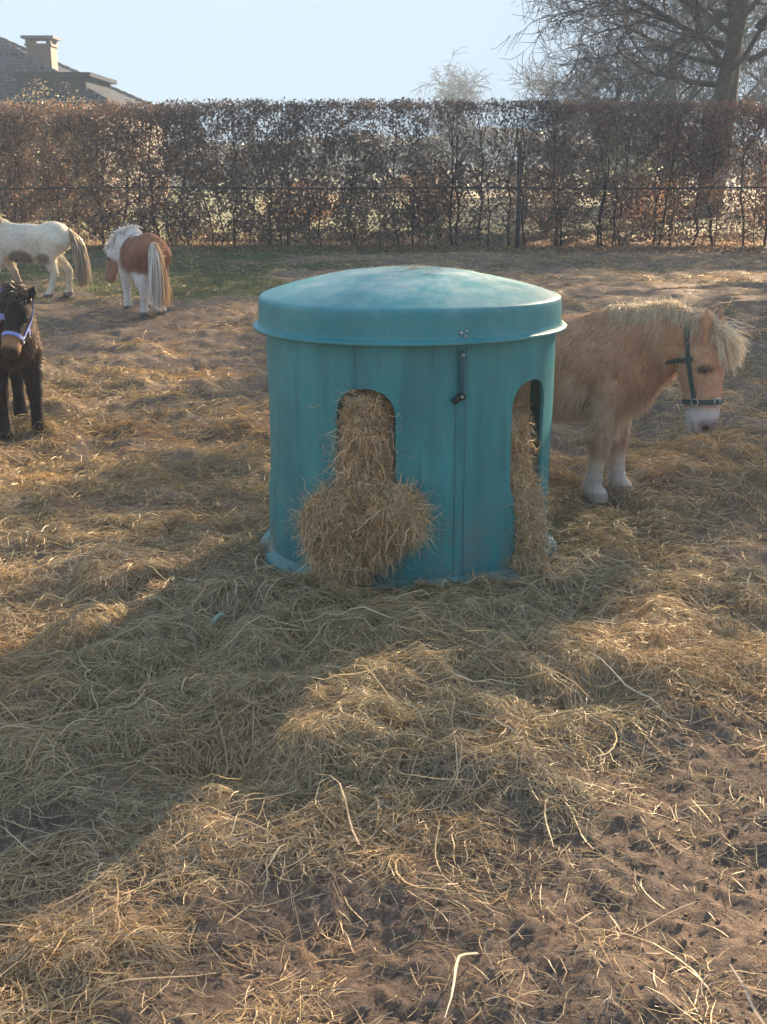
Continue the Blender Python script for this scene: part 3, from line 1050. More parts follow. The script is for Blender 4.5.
    P = surf_strands(S, P0, D, r.uniform(.4, 1.3, nf) * forelock_len, r.uniform(.6, 2.4, nf), 7, lift=0.01)
    c = mc[r.integers(0, len(mc), nf)] * r.uniform(.8, 1.25, (nf, 1))
    hairobj('forelock', P, np.full(nf, hw) * r.uniform(.7, 1.5, nf), c)
    # tail
    nt_ = tail_n
    t = r.random(nt_) ** 1.3
    base = np.array([-0.515, 0, 0.79]) + np.stack([-0.06 * t, 0.012 * r.normal(size=nt_), -0.20 * t], 1) + r.normal(0, .013, (nt_, 3))
    D = np.stack([-0.6 - .2 * r.random(nt_), r.normal(tail_side, .16, nt_), r.normal(-.3, .2, nt_)], 1)
    L = (0.70 - base[:, 2] * 0 + 0.0) * r.uniform(.55, 0.98, nt_) - 0.15 * t
    P = surf_strands(None, base, D, L, r.uniform(4, 9, nt_), 8)
    P[..., 1] += (r.normal(0, .035, (nt_, 1))) * np.linspace(0, 1, 8) ** .7
    P[..., 2] = np.maximum(P[..., 2], 0.03)
    tcs = np.array(tail_c)
    sidew = (P[:, -1, 1] > np.median(P[:, -1, 1])).astype(int)
    c = tcs[(sidew * (len(tcs) // 2) + r.integers(0, max(1, len(tcs) // 2), nt_)) % len(tcs)] * r.uniform(.8, 1.2, (nt_, 1))
    hairobj('tail', P, np.full(nt_, hw * 1.6) * r.uniform(.7, 1.5, nt_), c)
    # halter
    if halter:
        hm = halter['mat']; wdt = halter.get('w', 0.020)
        ht = empty('halter'); ht.parent = root
        def outw(c0, dirv, mx=0.2):
            t = np.linspace(0.0, mx, 120); dd = S(c0 + dirv * t[:, None])
            ins = np.nonzero(dd < 0)[0]
            # first exit from inside
            ex = np.nonzero(dd > 0)[0]
            q = t[ex[0]] if len(ex) else mx
            return c0 + dirv * (q + 0.005)
        def strap(name, pts, wdir, closed=False):
            pts = np.array(pts); n0 = len(pts)
            if not closed:
                T = np.gradient(pts, axis=0)
            else:
                T = np.roll(pts, -1, 0) - np.roll(pts, 1, 0)
            T /= np.linalg.norm(T, axis=1)[:, None] + 1e-9
            nr_ = S.grad(pts)
            wv_ = np.cross(T, nr_); wv_ /= np.linalg.norm(wv_, axis=1)[:, None] + 1e-9
            th_ = 0.004
            V = np.stack([pts - wv_ * wdt / 2 - nr_ * .002, pts + wv_ * wdt / 2 - nr_ * .002, pts + wv_ * wdt / 2 + nr_ * th_, pts - wv_ * wdt / 2 + nr_ * th_], 1).reshape(-1, 3)
            m_ = n0 if closed else n0 - 1
            i = np.arange(m_)[:, None] * 4; j = np.arange(4)[None]; j2 = (j + 1) % 4
            i2 = ((np.arange(m_) + 1) % n0)[:, None] * 4
            F = np.stack([i + j, i2 + j, i2 + j2, i + j2], -1).reshape(-1, 4)
            return link(name, mesh_np(name, V, F, None, False), hm, ht)
        c0 = HP(0.285, 0, -0.015)
        ang = np.linspace(0, 2 * math.pi, 36, endpoint=False)
        strap('noseband', [outw(c0, nrm(sd * math.cos(a_) + u * math.sin(a_)), .15) for a_ in ang], f, True)
        for s_ in (-1, 1):
            pts = [outw(HP(a_, 0, b__), nrm(sd * s_ + u * 0.02), .15) for a_, b__ in zip(np.linspace(0.285, 0.03, 14), np.linspace(-0.02, -0.055, 14))]
            strap('cheek_strap', pts, u)
        c1 = HP(0.03, 0, -0.055)
        strap('crown_strap', [outw(c1, nrm(sd * math.cos(a_) + (u * 0.02 - f) * math.sin(a_)), .2) for a_ in np.linspace(0.0, math.pi, 24)], f)
        c2 = HP(0.10, 0, -0.02)
        strap('throat_strap', [outw(c2, nrm(sd * math.cos(a_) + (-u + 0.1 * f) * math.sin(a_)), .2) for a_ in np.linspace(0.0, math.pi, 24)], f)
        for s_ in (-1, 1):
            q = outw(c0, nrm(sd * s_ + u * 0.02), .15)
            rb_ = MB(); aa = np.linspace(0, 2 * math.pi, 13)
            nrv = nrm(sd * s_)
            rb_.tube([q + nrv * 0.005 + (f * math.cos(a_) + u * math.sin(a_)) * 0.016 for a_ in aa], 0.003, 6, cap=False)
            rb_.build('ring', M_STEEL, ht, True)
        if halter.get('buckle'):
            q = outw(c0, nrm(u + sd * halter['buckle']), .15)
            bb = MB(); nv = S.grad(q[None])[0]; tv = nrm(np.cross(f, nv))
            for sx1, sx2 in (((-1, -1), (1, -1)), ((1, -1), (1, 1)), ((1, 1), (-1, 1)), ((-1, 1), (-1, -1))):
                A_ = q + nv * .006 + f * .016 * sx1[0] + tv * .015 * sx1[1]; B_ = q + nv * .006 + f * .016 * sx2[0] + tv * .015 * sx2[1]
                bb.tube([A_, B_], 0.0028, 6)
            bb.build('buckle', M_STEEL, ht, True)
    return root


def legs_std(ff=(0, 0), fr=(0, 0), hf_=(0, 0), hr=(0, 0), thick=1.0, bend=0.0):
    """feet offsets (dx, dy) for front-left, front-right, hind-left, hind-right"""
    t = thick
    L = []
    for s_, (dx, dy) in ((1, ff), (-1, fr)):
        L.append([(0.30, 0.105 * s_, 0.56, 0.085 * t), (0.31 + dx * .25, 0.108 * s_ + dy * .3, 0.42, 0.060 * t), (0.31 + dx * .55, 0.108 * s_ + dy * .6, 0.285, 0.045 * t),
                  (0.305 + dx * .85, 0.108 * s_ + dy * .85, 0.12, 0.032 * t), (0.31 + dx, 0.108 * s_ + dy, 0.07, 0.037 * t), (0.32 + dx, 0.108 * s_ + dy, 0.0, 0.036 * t)])
    for s_, (dx, dy) in ((1, hf_), (-1, hr)):
        L.append([(-0.33, 0.11 * s_, 0.66, 0.135), (-0.27, 0.115 * s_, 0.50, 0.098), (-0.37 + dx * .5, 0.108 * s_ + dy * .4, 0.375, 0.060 * t), (-0.425 + dx * .7, 0.105 * s_ + dy * .6, 0.30, 0.046 * t),
                  (-0.405 + dx * .9, 0.105 * s_ + dy * .85, 0.12, 0.033 * t), (-0.395 + dx, 0.105 * s_ + dy, 0.07, 0.038 * t), (-0.38 + dx, 0.105 * s_ + dy, 0.0, 0.037 * t)])
    return L


def n3(V, s, off=0.0):
    return fbm(V[:, 0] + V[:, 1] * 0.7, V[:, 2] + V[:, 1] * 0.9, s, 3, off)


def col_chestnut(V, H, hd):
    n1 = n3(V, 5, 3.0)[:, None]
    n2_ = n3(V, 14, 6.0)
    base = np.array([0.58, 0.345, 0.215]) * (0.75 + 0.5 * n1)
    pale = np.array([0.74, 0.60, 0.46])
    w = 0.85 * sst(0.56, 0.40, V[:, 2]) * sst(.35, .6, n2_) + 0.35 * sst(0.62, 0.45, V[:, 2])
    # pale fringe behind the elbow, light throat and breast
    w = w + 0.7 * sst(0.12, 0.04, np.abs(V[:, 0] - 0.19 + .2 * (V[:, 2] - .5))) * sst(0.66, 0.56, V[:, 2]) * sst(.3, .6, n2_)
    w = w + 0.35 * sst(0.40, 0.60, V[:, 0]) * (1 - sst(.3, .7, n1[:, 0]) * .5)
    w = w + 0.35 * sst(0.80, 0.90, V[:, 2]) * sst(.2, .35, V[:, 0])
    w = np.clip(w, 0, 1) * (~hd)
    c = base * (1 - w[:, None]) + pale * w[:, None]
    sock = (sst(0.22, 0.13, V[:, 2]) * (~hd))[:, None]
    c = c * (1 - sock) + np.array([0.66, 0.58, 0.52]) * sock
    knee = (sst(.07, .03, np.abs(V[:, 2] - .27)) * (~hd))[:, None] * .5
    c = c * (1 - knee) + np.array([0.42, 0.26, 0.17]) * knee
    k = hd & (H[:, 0] > 0.0)
    c[k] = (np.array([0.62, 0.37, 0.24]) * (0.85 + 0.3 * n1))[k]
    mz = sst(0.285, 0.33, H[:, 0]) * hd
    white = np.array([0.66, 0.60, 0.58])
    pink = np.array([0.22, 0.17, 0.17])
    pz = sst(0.34, 0.38, H[:, 0]) * sst(-.015, 0.02, H[:, 2] + .02 * (n2_ - .5))
    mzc = white * (1 - .75 * pz[:, None]) + pink * .75 * pz[:, None]
    c = c * (1 - mz[:, None]) + mzc * mz[:, None]
    return c


M_HALT1 = solid_mat('halter_green_webbing', (0.05, 0.085, 0.085), 0.7, 0.3, 60)
M_HALT2 = solid_mat('halter_lilac_webbing', (0.27, 0.33, 0.72), 0.7, 0.2, 60)

# 1: chestnut pony beside the feeder
rz1 = rad(-20)
c_, s_ = math.cos(rz1), math.sin(rz1)
P1 = np.array([0.84, 5.97, 0.0])
def to1(v):  # world direction -> local
    return (c_ * v[0] + s_ * v[1], -s_ * v[0] + c_ * v[1], v[2])
pp = to1(np.array([1.47, 5.60, 0.83]) - P1)
pony('fluffy chestnut pony with flaxen mane and green halter standing right beside the feeder', tuple(P1 + [0, 0, hgt(P1[0:1], P1[1:2])[0] + 0.01]), rz1,
     (pp[0], pp[1], 0.83), to1((0.03, -0.12, -1.0)), to1((0.78, -0.62, 0.0)),
     legs_std((0.02, 0.0), (-0.07, 0.03), (0, 0), (0, 0), 1.02), col_chestnut,
     [(0.85, 0.73, 0.55), (0.80, 0.63, 0.44), (0.88, 0.79, 0.64)], [(0.7, 0.58, 0.4), (0.6, 0.45, .28)],
     halter={'mat': M_HALT1, 'buckle': 0.35}, HS=1.04, hoof=(0.42, 0.37, 0.33), h=0.009, coat_n=60000, mane_n=11000, mane_len=(0.03, 0.10), coat_len=(0.025, 0.05), mane_up=-0.15, seed=3, forelock_len=0.125, hw=0.0022, leg_len=.7, scale=1.04)


def col_dark(V, H, hd):
    n1 = n3(V, 5, 13.0)[:, None]
    dark = np.array([0.030, 0.022, 0.020]); br = np.array([0.17, 0.085, 0.045])
    w = sst(0.42, 0.56, V[:, 2]) * sst(0.40, 0.15, V[:, 0]) + 0.25 * sst(.42, .56, V[:, 2])
    w = np.clip(w, 0, 1) * (~hd)
    c = dark * (1 - w[:, None]) + br * w[:, None] * (0.6 + 0.8 * n1)
    mz = sst(0.25, 0.30, H[:, 0]) * hd
    mc = np.array([0.34, 0.19, 0.10])
    tip = sst(0.365, 0.39, H[:, 0])[:, None]
    mcc = mc * (1 - tip) + np.array([.06, .045, .04]) * tip
    c = c * (1 - mz[:, None]) + mcc * mz[:, None]
    return c


# 2: dark pony at the left edge, facing the camera
rz2 = rad(-66)
c_, s_ = math.cos(rz2), math.sin(rz2)
P2 = np.array([-2.32, 7.36, 0.0])
def toL(v, c_=c_, s_=s_): return (c_ * v[0] + s_ * v[1], -s_ * v[0] + c_ * v[1], v[2])
pp = toL(np.array([-2.04, 6.86, 0.80]) - P2)
pony('dark brown pony with black legs and lilac halter facing the camera', tuple(P2 + [0, 0, hgt(P2[0:1], P2[1:2])[0] + 0.02]), rz2,
     (pp[0], pp[1], 0.885), toL((-0.10, -0.60, -0.78)), toL((0.0, -0.78, 0.60)),
     legs_std((0.0, 0.02), (-0.0, 0.03), (0, 0.0), (0, 0), 1.05), col_dark,
     [(0.03, 0.022, 0.02), (0.06, 0.035, .025)], [(0.03, 0.022, 0.02), (0.05, 0.03, .025)],
     halter={'mat': M_HALT2, 'w': 0.022}, HS=0.90, h=0.012, coat_n=16000, mane_n=900, mane_len=(0.04, 0.08), coat_len=(0.012, 0.026), seed=4, mane_up=0.1, forelock_len=.06, hoof=(.04, .035, .03), leg_len=.55, hw=.003, scale=.93)


def col_pie(V, H, hd):
    n1 = n3(V, 3, 23.0)
    br = (np.array([0.30, 0.135, 0.08]) * (.6 + .8 * n3(V, 9, 2.)[:, None])); wh = np.array([0.78, 0.74, 0.68]) * (.8 + .35 * n3(V, 11, 4.)[:, None])
    # brown flanks and rump, white shoulders, back patch and legs
    q = sst(0.06, -0.06, V[:, 0] - 0.20 + 0.30 * (n1 - .5) + 0.6 * (V[:, 2] - 0.65) * (V[:, 2] > 0.7)) * sst(0.40, 0.48, V[:, 2] + 0.1 * (n1 - .5))
    q = q * (1 - sst(0.10, 0.05, np.hypot((V[:, 0] + 0.10) / 1.4, np.abs(V[:, 1]) / 0.8) + (V[:, 2] < 0.8) * 1) )
    q = q * (1 - sst(.10, .06, np.hypot(V[:, 0] - .02, V[:, 1] * .8 + .02 * np.sin(V[:, 0] * 40))) * (V[:, 2] > .78))
    q = np.maximum(q, sst(0.15, 0.30, H[:, 0]) * 0 + hd * sst(0.1, 0.16, H[:, 0]) * 0.9)
    return wh * (1 - q[:, None]) + br * q[:, None]


# 3: brown and white pony, rump towards us
rz3 = rad(116)
c_, s_ = math.cos(rz3), math.sin(rz3)
P3 = np.array([-2.72, 13.75, 0.0])
def toL3(v, c_=c_, s_=s_): return (c_ * v[0] + s_ * v[1], -s_ * v[0] + c_ * v[1], v[2])
pp = toL3(np.array([-3.08, 14.15, 0.70]) - P3)
pony('brown and white patched pony seen from behind with long pale tail', tuple(P3 + [0, 0, hgt(P3[0:1], P3[1:2])[0] + 0.02]), rz3,
     (pp[0], pp[1], 0.70), toL3((-0.30, 0.15, -0.9)), toL3((-0.8, 0.3, 0.3)),
     legs_std((0.0, 0.0), (0.0, 0.0), (0.0, 0), (0.05, 0.0), 1.12), col_pie,
     [(0.80, 0.77, 0.72), (0.85, 0.82, .78)], [(0.66, 0.42, 0.22), (0.68, 0.50, .32), (0.80, 0.76, 0.70), (0.78, 0.72, 0.66)],  # tail: right half painted sunlit orange, left half white
     h=0.016, coat_n=5000, mane_n=1100, tail_n=1500, hw=0.008, seed=5, mane_len=(.05, .11), mane_up=0.3, forelock_len=.08)


def col_white(V, H, hd):
    n1 = n3(V, 4, 33.0)
    wh = np.array([0.74, 0.68, 0.56]) * (0.85 + 0.3 * n3(V, 6, 1.0)[:, None])
    dk = np.array([0.16, 0.11, 0.085]); tan = np.array([0.60, 0.42, 0.22])
    c = wh
    a = sst(0.17, 0.12, np.hypot(V[:, 0] - 0.06, (V[:, 2] - 0.47) * 1.5)) * (V[:, 2] < 0.62)
    a = np.maximum(a, sst(0.10, 0.06, np.hypot(V[:, 0] + 0.22, (V[:, 2] - 0.47) * 1.2)))
    t = sst(0.16, 0.08, np.hypot(V[:, 0] + 0.12, (V[:, 2] - 0.60) * 1.0)) * sst(.35, .5, n1)
    g = sst(0.35, 0.25, V[:, 2]) * (V[:, 0] > 0) * 0.7
    c = c * (1 - .6 * t[:, None]) + tan * .6 * t[:, None]
    c = c * (1 - .8 * a[:, None]) + dk * .8 * a[:, None]
    c = c * (1 - g[:, None]) + dk * 1.8 * g[:, None]
    return c


rz4 = rad(183)
P4 = np.array([-4.42, 15.2, 0.0])
pony('cream white pony with dark belly patch walking out at the left edge', tuple(P4 + [0, 0, hgt(P4[0:1], P4[1:2])[0] + 0.02]), rz4,
     (0.78, 0.0, 0.74), (0.45, -0.05, -0.9), (0.9, 0, 0.45),
     legs_std((0.12, 0.0), (-0.20, 0.0), (0.14, 0), (-0.05, 0.0), 0.98), col_white,
     [(0.70, 0.60, 0.42), (0.75, 0.68, .5)], [(0.55, 0.46, 0.32), (0.48, 0.40, 0.30)],
     h=0.016, coat_n=4000, mane_n=1200, tail_n=1300, hw=0.008, seed=6, mane_len=(.12, .24), scale=1.03)

# ---------------------------------------------------------------- hedge
hedge = empty('hedge', (0, 25.7, 0))
tag(hedge, 'long clipped beech hedge with brown winter leaves', 'hedge')
r_ = np.random.default_rng(44)
HX = 15.0
htop = lambda x: 2.82 + 0.06 * np.sin(x * 0.35 + 1) + 0.05 * (vnoise(x * 1.5, x * 0 + 3) - .5)
stem_x = np.arange(-HX, HX, 0.32)
stem_x = stem_x + r_.normal(0, 0.11, len(stem_x))
allw = MB()
for sx in stem_x:
    mb = MB()
    y0 = r_.normal(0, .06)
    ht_ = float(htop(sx)) - r_.uniform(.1, .4)
    nseg = 9
    zz = np.linspace(-.05, ht_, nseg)
    wx = np.cumsum(r_.normal(0, .05, nseg)); wy = np.cumsum(r_.normal(0, .03, nseg))
    Pm = np.stack([sx + wx, y0 + wy, zz], 1)
    r0 = r_.uniform(.012, .034)
    mb.tube(Pm, np.linspace(r0, r0 * .35, nseg), 6)
    for q in range(16):
        t = r_.uniform(.12, .95); b0 = Pm[int(t * (nseg - 1))]
        a = r_.uniform(0, 6.28); Lb = r_.uniform(.3, .8)
        up_ = r_.uniform(.5, 1.6)
        dv = nrm([math.cos(a), math.sin(a) * .8, up_])
        p1 = b0 + dv * Lb * .5; p2 = p1 + nrm(dv + [r_.normal(0, .3), 0, .4]) * Lb * .5
        p2[2] = min(p2[2], float(htop(sx)))
        mb.tube([b0, p1, p2], [r0 * .32, r0 * .24, r0 * .12], 4, cap=False)
    mb.build('stem', M_STEM, hedge)
# fine twigs
n_ = 16000
x = r_.uniform(-HX, HX, n_); z = r_.uniform(.35, 1, n_) ** .7 * 2.75; y = r_.normal(0, .25, n_).clip(-.48, .48)
a = r_.uniform(0, 6.28, n_); L = r_.uniform(.12, .4, n_)
D = np.stack([np.cos(a) * .7, np.sin(a) * .5, r_.uniform(.1, 1.4, n_)], 1); D /= np.linalg.norm(D, axis=1)[:, None]
u = np.linspace(0, 1, 3)
P = np.stack([x, y, z], 1)[:, None] + D[:, None] * L[:, None, None] * u[None, :, None] + r_.normal(0, .012, (n_, 3, 3))
P[..., 2] = np.minimum(P[..., 2], htop(P[..., 0]) + .07 * r_.random((n_, 1)))
V_, F_, C_ = ribbons(P, np.full(n_, .009), np.tile([[.06, .048, .04]], (n_, 1)) * r_.uniform(.7, 1.5, (n_, 1)), .4)
link('twigs', mesh_np('twigs', V_, F_, C_), M_LEAF, hedge)


def leaves(P, size, C, r, asp=0.55):
    n_ = len(P)
    A = r.normal(size=(n_, 3)); A /= np.linalg.norm(A, axis=1)[:, None]
    B = np.cross(A, r.normal(size=(n_, 3))); B /= np.linalg.norm(B, axis=1)[:, None]
    Nn = np.cross(A, B)
    s = size[:, None]
    V = np.stack([P - A * s, P + B * s * asp + Nn * s * .25, P + A * s, P - B * s * asp + Nn * s * .25], 1).reshape(-1, 3)
    F = (np.arange(n_)[:, None] * 4 + np.arange(4)[None])
    return V, F, np.repeat(C, 4, axis=0)


n_ = 400000
x = r_.uniform(-HX, HX, n_); z = r_.random(n_) ** .92 * 2.9; y = r_.uniform(-.48, .48, n_)
den = 0.68 + 0.38 * sst(2.0, -3.5, x) + 0.10 * sst(4.5, 8, x)
den = den * (0.92 + 0.08 * sst(.4, 1.3, z)) * (0.35 + 1.1 * fbm(x, z, 1.1, 3, 8.0))
den = den * (1 - 0.6 * sst(.56, .66, fbm(x, z, 3.4, 2, 88.0)))
# thin window near the top, in the middle of the run
den = den * (1 - 0.65 * gau(x, z, 1.9, 2.2, 1.4, .55)) * (1 - 0.40 * gau(x, z, -1.0, 2.45, 2.3, .25))
den = den + 0.55 * gau(x, z, x, 2.78, 1, .07)
top_ = htop(x) + 0.07 * r_.normal(size=n_) + 0.10 * (vnoise(x * 3.1, x * 0 + 9) - .5)
k = (r_.random(n_) < den) & (z < top_) & (z > .08)
x, y, z = x[k], y[k], z[k]; n_ = len(x)
lc = np.array([[0.17, 0.115, 0.095], [0.13, 0.10, 0.095], [0.27, 0.15, 0.09], [0.10, 0.08, 0.08]])[r_.integers(0, 4, n_)] * r_.uniform(.6, 1.3, (n_, 1))
V_, F_, C_ = leaves(np.stack([x, y, z], 1), r_.uniform(.022, .042, n_), lc, r_)
link('foliage', mesh_np('hedge_leaves', V_, F_, C_), M_LEAF, hedge)

# leaf litter below the hedge
n_ = 26000
x = r_.uniform(-HX, HX, n_); y = 25.0 + np.abs(r_.normal(0, 1.6, n_)) * np.where(r_.random(n_) < .35, -.5, 1.8)
z = hgt(x, y, False) + r_.uniform(.005, .03, n_)
lc = np.array([[0.24, 0.13, 0.07], [0.17, 0.10, 0.06], [0.36, 0.24, 0.14]])[r_.integers(0, 3, n_)] * r_.uniform(.6, 1.3, (n_, 1))
V_, F_, C_ = leaves(np.stack([x, y, z], 1), r_.uniform(.02, .04, n_), lc, r_)
tag(link('fallen_leaves', mesh_np('fallen_leaves', V_, F_, C_), M_LEAF), 'fallen brown leaves along the hedge', 'leaves', kind='stuff')

# wire fence in front of the hedge
fence = empty('wire_fence', (0, 25.0, 0))
tag(fence, 'wire fence with dark wooden posts running in front of the hedge', 'fence')
M_POST = solid_mat('dark_post', (0.05, 0.042, 0.036), .9, .3, 12, bump=.5)
for pxx in (-10.6, 2.72, 14.5):
    mb = MB(); mb.tube([(pxx, 0, -.2), (pxx + .01, 0, .7), (pxx, .01, 2.02), (pxx, .01, 2.05)], [.05, .047, .045, .03], 10)
    mb.build('post', M_POST, fence, True)
for zz, rr in ((1.17, .016), (0.6, .004)):
    mb = MB(); xx = np.linspace(-10.6, 14.5, 60)
    mb.tube(np.stack([xx, 0 * xx - .09, zz + .012 * np.sin(xx * 1.01)], 1), rr, 4)
    mb.build('wire', M_POST, fence)

# ---------------------------------------------------------------- trees
def grow(r, segs, p, d, rad_, L, lvl, maxl, spec):
    ns = spec['n'][lvl]
    P = [p]; dd = nrm(d)
    for s in range(ns):
        dd = nrm(dd + r.normal(0, spec['wob'][lvl], 3) + np.array([0, 0, spec['trop'][lvl]]))
        P.append(P[-1] + dd * L / ns)
    P = np.array(P)
    R = np.linspace(rad_, rad_ * spec['tap'][lvl], ns + 1)
    segs[min(lvl, 4)].append((P, R))
    if lvl >= maxl: return
    nc_ = spec['kids'][lvl]
    for q in range(nc_):
        t = r.uniform(spec['from'][lvl], 1.0)
        i = min(ns - 1, int(t * ns)); fr = t * ns - i
        pt = P[i] * (1 - fr) + P[i + 1] * fr
        tv = nrm(P[i + 1] - P[i])
        ax = nrm(np.cross(tv, r.normal(size=3)))
        an = rad(r.uniform(*spec['ang'][lvl]))
        nd = tv * math.cos(an) + ax * math.sin(an)
        rl = R[i] * r.uniform(.35, .6)
        grow(r, segs, pt, nd, max(rl, spec['rmin']), L * r.uniform(*spec['len'][lvl]), lvl + 1, maxl, spec)


def build_tree(name, label, loc, seed, spec, starts, maxl=4, group=None, trunk_mat=None, extra=None):
    r = np.random.default_rng(seed)
    segs = [[] for _ in range(5)]
    for (p, d, rd, L, lv) in starts:
        grow(r, segs, np.array(p, float), d, rd, L, lv, maxl, spec)
    root = empty(name, loc); tag(root, label, 'tree', group)
    t = MB()
    for P, R in segs[0]: t.tube(P, R, 10)
    if not segs[0]:
        for P, R in segs[1]: t.tube(P, R, 8)
    t.build('trunk', M_BARK, root, True)
    c = MB()
    for lv in range(1, 5):
        for P, R in segs[lv]:
            c.tube(P, R, (8, 6, 4, 4, 3)[lv] if lv < 4 else 4, cap=False)
    c.build('crown', M_TWIG, root, True)
    return root


SP = dict(n=[7, 9, 6, 5, 4], wob=[.05, .13, .17, .2, .22], trop=[.0, .02, .02, .0, -.02], tap=[.55, .3, .3, .35, .5], kids=[7, 10, 9, 7, 0],
          **{'from': [.4, .2, .15, .15, 0]}, ang=[(35, 70), (30, 65), (25, 60), (25, 60), (0, 0)], len=[(.55, .8), (.4, .6), (.42, .65), (.4, .7), (0, 0)], rmin=.010)
g0 = hgt(np.array([10.6]), np.array([41.0]))[0]
build_tree('bare_tree', 'large bare tree with two leaning trunks rising behind the right end of the hedge', (10.6, 41, 0), 101, SP,
           [((0.0, 0, 0), (.06, 0, 1), .30, 10, 0), ((0.25, .1, 0), (.17, .05, 1), .34, 11, 0),
            ((.15, 0, 4.1), (-.9, -.35, .22), .11, 4.6, 1), ((.3, 0, 5.3), (-.95, -.1, .25), .13, 5.4, 1), ((.2, 0, 4.7), (-.8, .5, .35), .10, 4.6, 1), ((.4, 0, 6.2), (-.9, -.3, .25), .12, 5.6, 1), ((.5, 0, 4.6), (-.6, -.6, .6), .11, 5, 1), ((1.1, 0, 4.8), (.8, -.3, .5), .12, 6, 1), ((1.3, 0, 5.8), (.5, -.6, .5), .12, 5, 1)])
SP2 = dict(SP); SP2['kids'] = [9, 9, 7, 4, 0]; SP2['rmin'] = .014; SP2['trop'] = [0, .05, .03, .0, 0]
SP2['from'] = [.25, .2, .15, .15, 0]
for i, (x, y, s) in enumerate([(13.0, 57, .80), (16.0, 60, .95), (11.2, 66, .72), (19.2, 56, .95), (9.6, 72, .58)]):
    lab = ['bare tree with fine twigs behind the hedge, left of the large double trunk', 'bare tree standing close behind the large double-trunked tree',
           'low bare tree farther back among the group on the right', 'bare tree at the far right edge behind the hedge', 'smallest bare tree at the left end of the group on the right'][i]
    build_tree('bare_tree', lab, (x, y, 0), 200 + i, SP2, [((0, 0, -.1), (r_.normal(0, .05), 0, 1), .30 * s, 8.0 * s, 0)], group='bare trees behind the hedge')
SPB = dict(n=[8, 6, 5, 4, 4], wob=[.03, .1, .15, .2, .2], trop=[.02, .10, -.10, -.22, -.3], tap=[.25, .3, .35, .4, .5], kids=[30, 10, 6, 0, 0],
           **{'from': [.25, .15, .1, .1, 0]}, ang=[(25, 50), (30, 60), (30, 60), (20, 50), (0, 0)], len=[(.26, .44), (.4, .6), (.45, .7), (.4, .7), (0, 0)], rmin=.020)
build_tree('birch_tree', 'small lone bare birch far behind the middle of the hedge', (5.5, 90, 0), 301, SPB, [((0, 0, 0), (0, 0, 1), .13, 6.6, 0)], maxl=3)
SP3 = dict(SP); SP3['kids'] = [9, 9, 8, 5, 0]; SP3['rmin'] = .009
# trees of the same row outside the picture: they throw the dappled shade over the paddock
for i, (x, y, s, sd_) in enumerate([(15.9, 30, 1.0, 401), (18.9, 34.0, 1.1, 402), (17.6, 27.2, .75, 403)]):
    build_tree('bare_tree', ['big bare tree just beyond the right end of the hedge, nearest the sun', 'big bare tree farther right along the lane', 'young bare tree by the right end of the hedge'][i],
               (x, y, 0), sd_, SP3, [((0, 0, -.1), (.0, 0, 1), .55 * s, 9.5 * s, 0)], group='bare trees behind the hedge')


def shrub(name, label, x, y, w_, h_, n_, cols, seed, group=None, lz=.03):
    r = np.random.default_rng(seed)
    root = empty(name, (x, y, 0)); tag(root, label, 'shrub', group)
    mb = MB(); 
    for q in range(14):
        a = r.uniform(0, 6.28); d = nrm([math.cos(a) * .5 * w_ / h_, math.sin(a) * .5 * w_ / h_, 1]); 
        P0 = np.array([0, 0, -.05]); pts = [P0]
        for s in range(5):
            d = nrm(d + r.normal(0, .15, 3)); pts.append(pts[-1] + d * h_ / 5.5)
        mb.tube(pts, np.linspace(.03, .008, 6), 5, cap=False)
    mb.build('stems', M_STEM, root)
    a = r.uniform(0, 6.28, n_); cz = r.uniform(-1, 1, n_); rr = r.random(n_) ** .4
    ring = np.sqrt(1 - cz ** 2)
    X = rr * ring * np.cos(a) * w_ / 2; Y = rr * ring * np.sin(a) * w_ / 2; Z = h_ * .5 + rr * cz * h_ * .48
    k = fbm(X * 1 + Y * .7 + seed, Z, 2.2, 2, 3.) > .42
    X, Y, Z = X[k], Y[k], Z[k]
    cols = np.array(cols)
    c = cols[r.integers(0, len(cols), len(X))] * r.uniform(.6, 1.3, (len(X), 1))
    V_, F_, C_ = leaves(np.stack([X, Y, Z], 1), r.uniform(lz * .7, lz * 1.4, len(X)), c, r)
    link('leaves', mesh_np('shrub_leaves', V_, F_, C_), M_LEAF, root)


OR = [(0.46, 0.23, 0.11), (0.32, 0.17, 0.09), (0.5, 0.30, 0.16)]
GR = [(0.07, 0.10, 0.045), (0.10, 0.13, 0.05), (0.05, 0.07, 0.035)]
for i, (x, y, w_, h_) in enumerate([(1.0, 32, 2.4, 1.5), (4.1, 31, 2.2, 1.7), (7.0, 33, 2.6, 1.4), (10.4, 31.5, 3.0, 2.0), (-2.2, 33, 2.4, 1.3)]):
    shrub('beech_shrub', ['russet-leaved low shrub behind the middle of the hedge', 'russet-leaved shrub behind the hedge near the fence post', 'wide low russet shrub behind the hedge under the bare trees',
                          'tallest russet shrub behind the right end of the hedge', 'small russet shrub behind the hedge left of the feeder'][i], x, y, w_, h_, 5000, OR, 500 + i, 'russet shrubs behind the hedge')
shrub('evergreen_shrub', 'dark green shrub behind the left end of the hedge', -7.0, 30.0, 4.6, 2.8, 16000, GR, 521)
shrub('evergreen_shrub', 'green shrub behind the hedge below the large bare tree', 7.3, 36, 3.2, 2.6, 8000, [(0.16, 0.19, 0.07), (0.12, 0.14, .06)], 522)
shrub('garden_shrub', 'loose pale-leaved shrub rising above the hedge beside the house', -8.3, 31.5, 3.0, 3.75, 5000, [(0.30, 0.26, 0.15), (0.2, 0.17, 0.1)], 523)

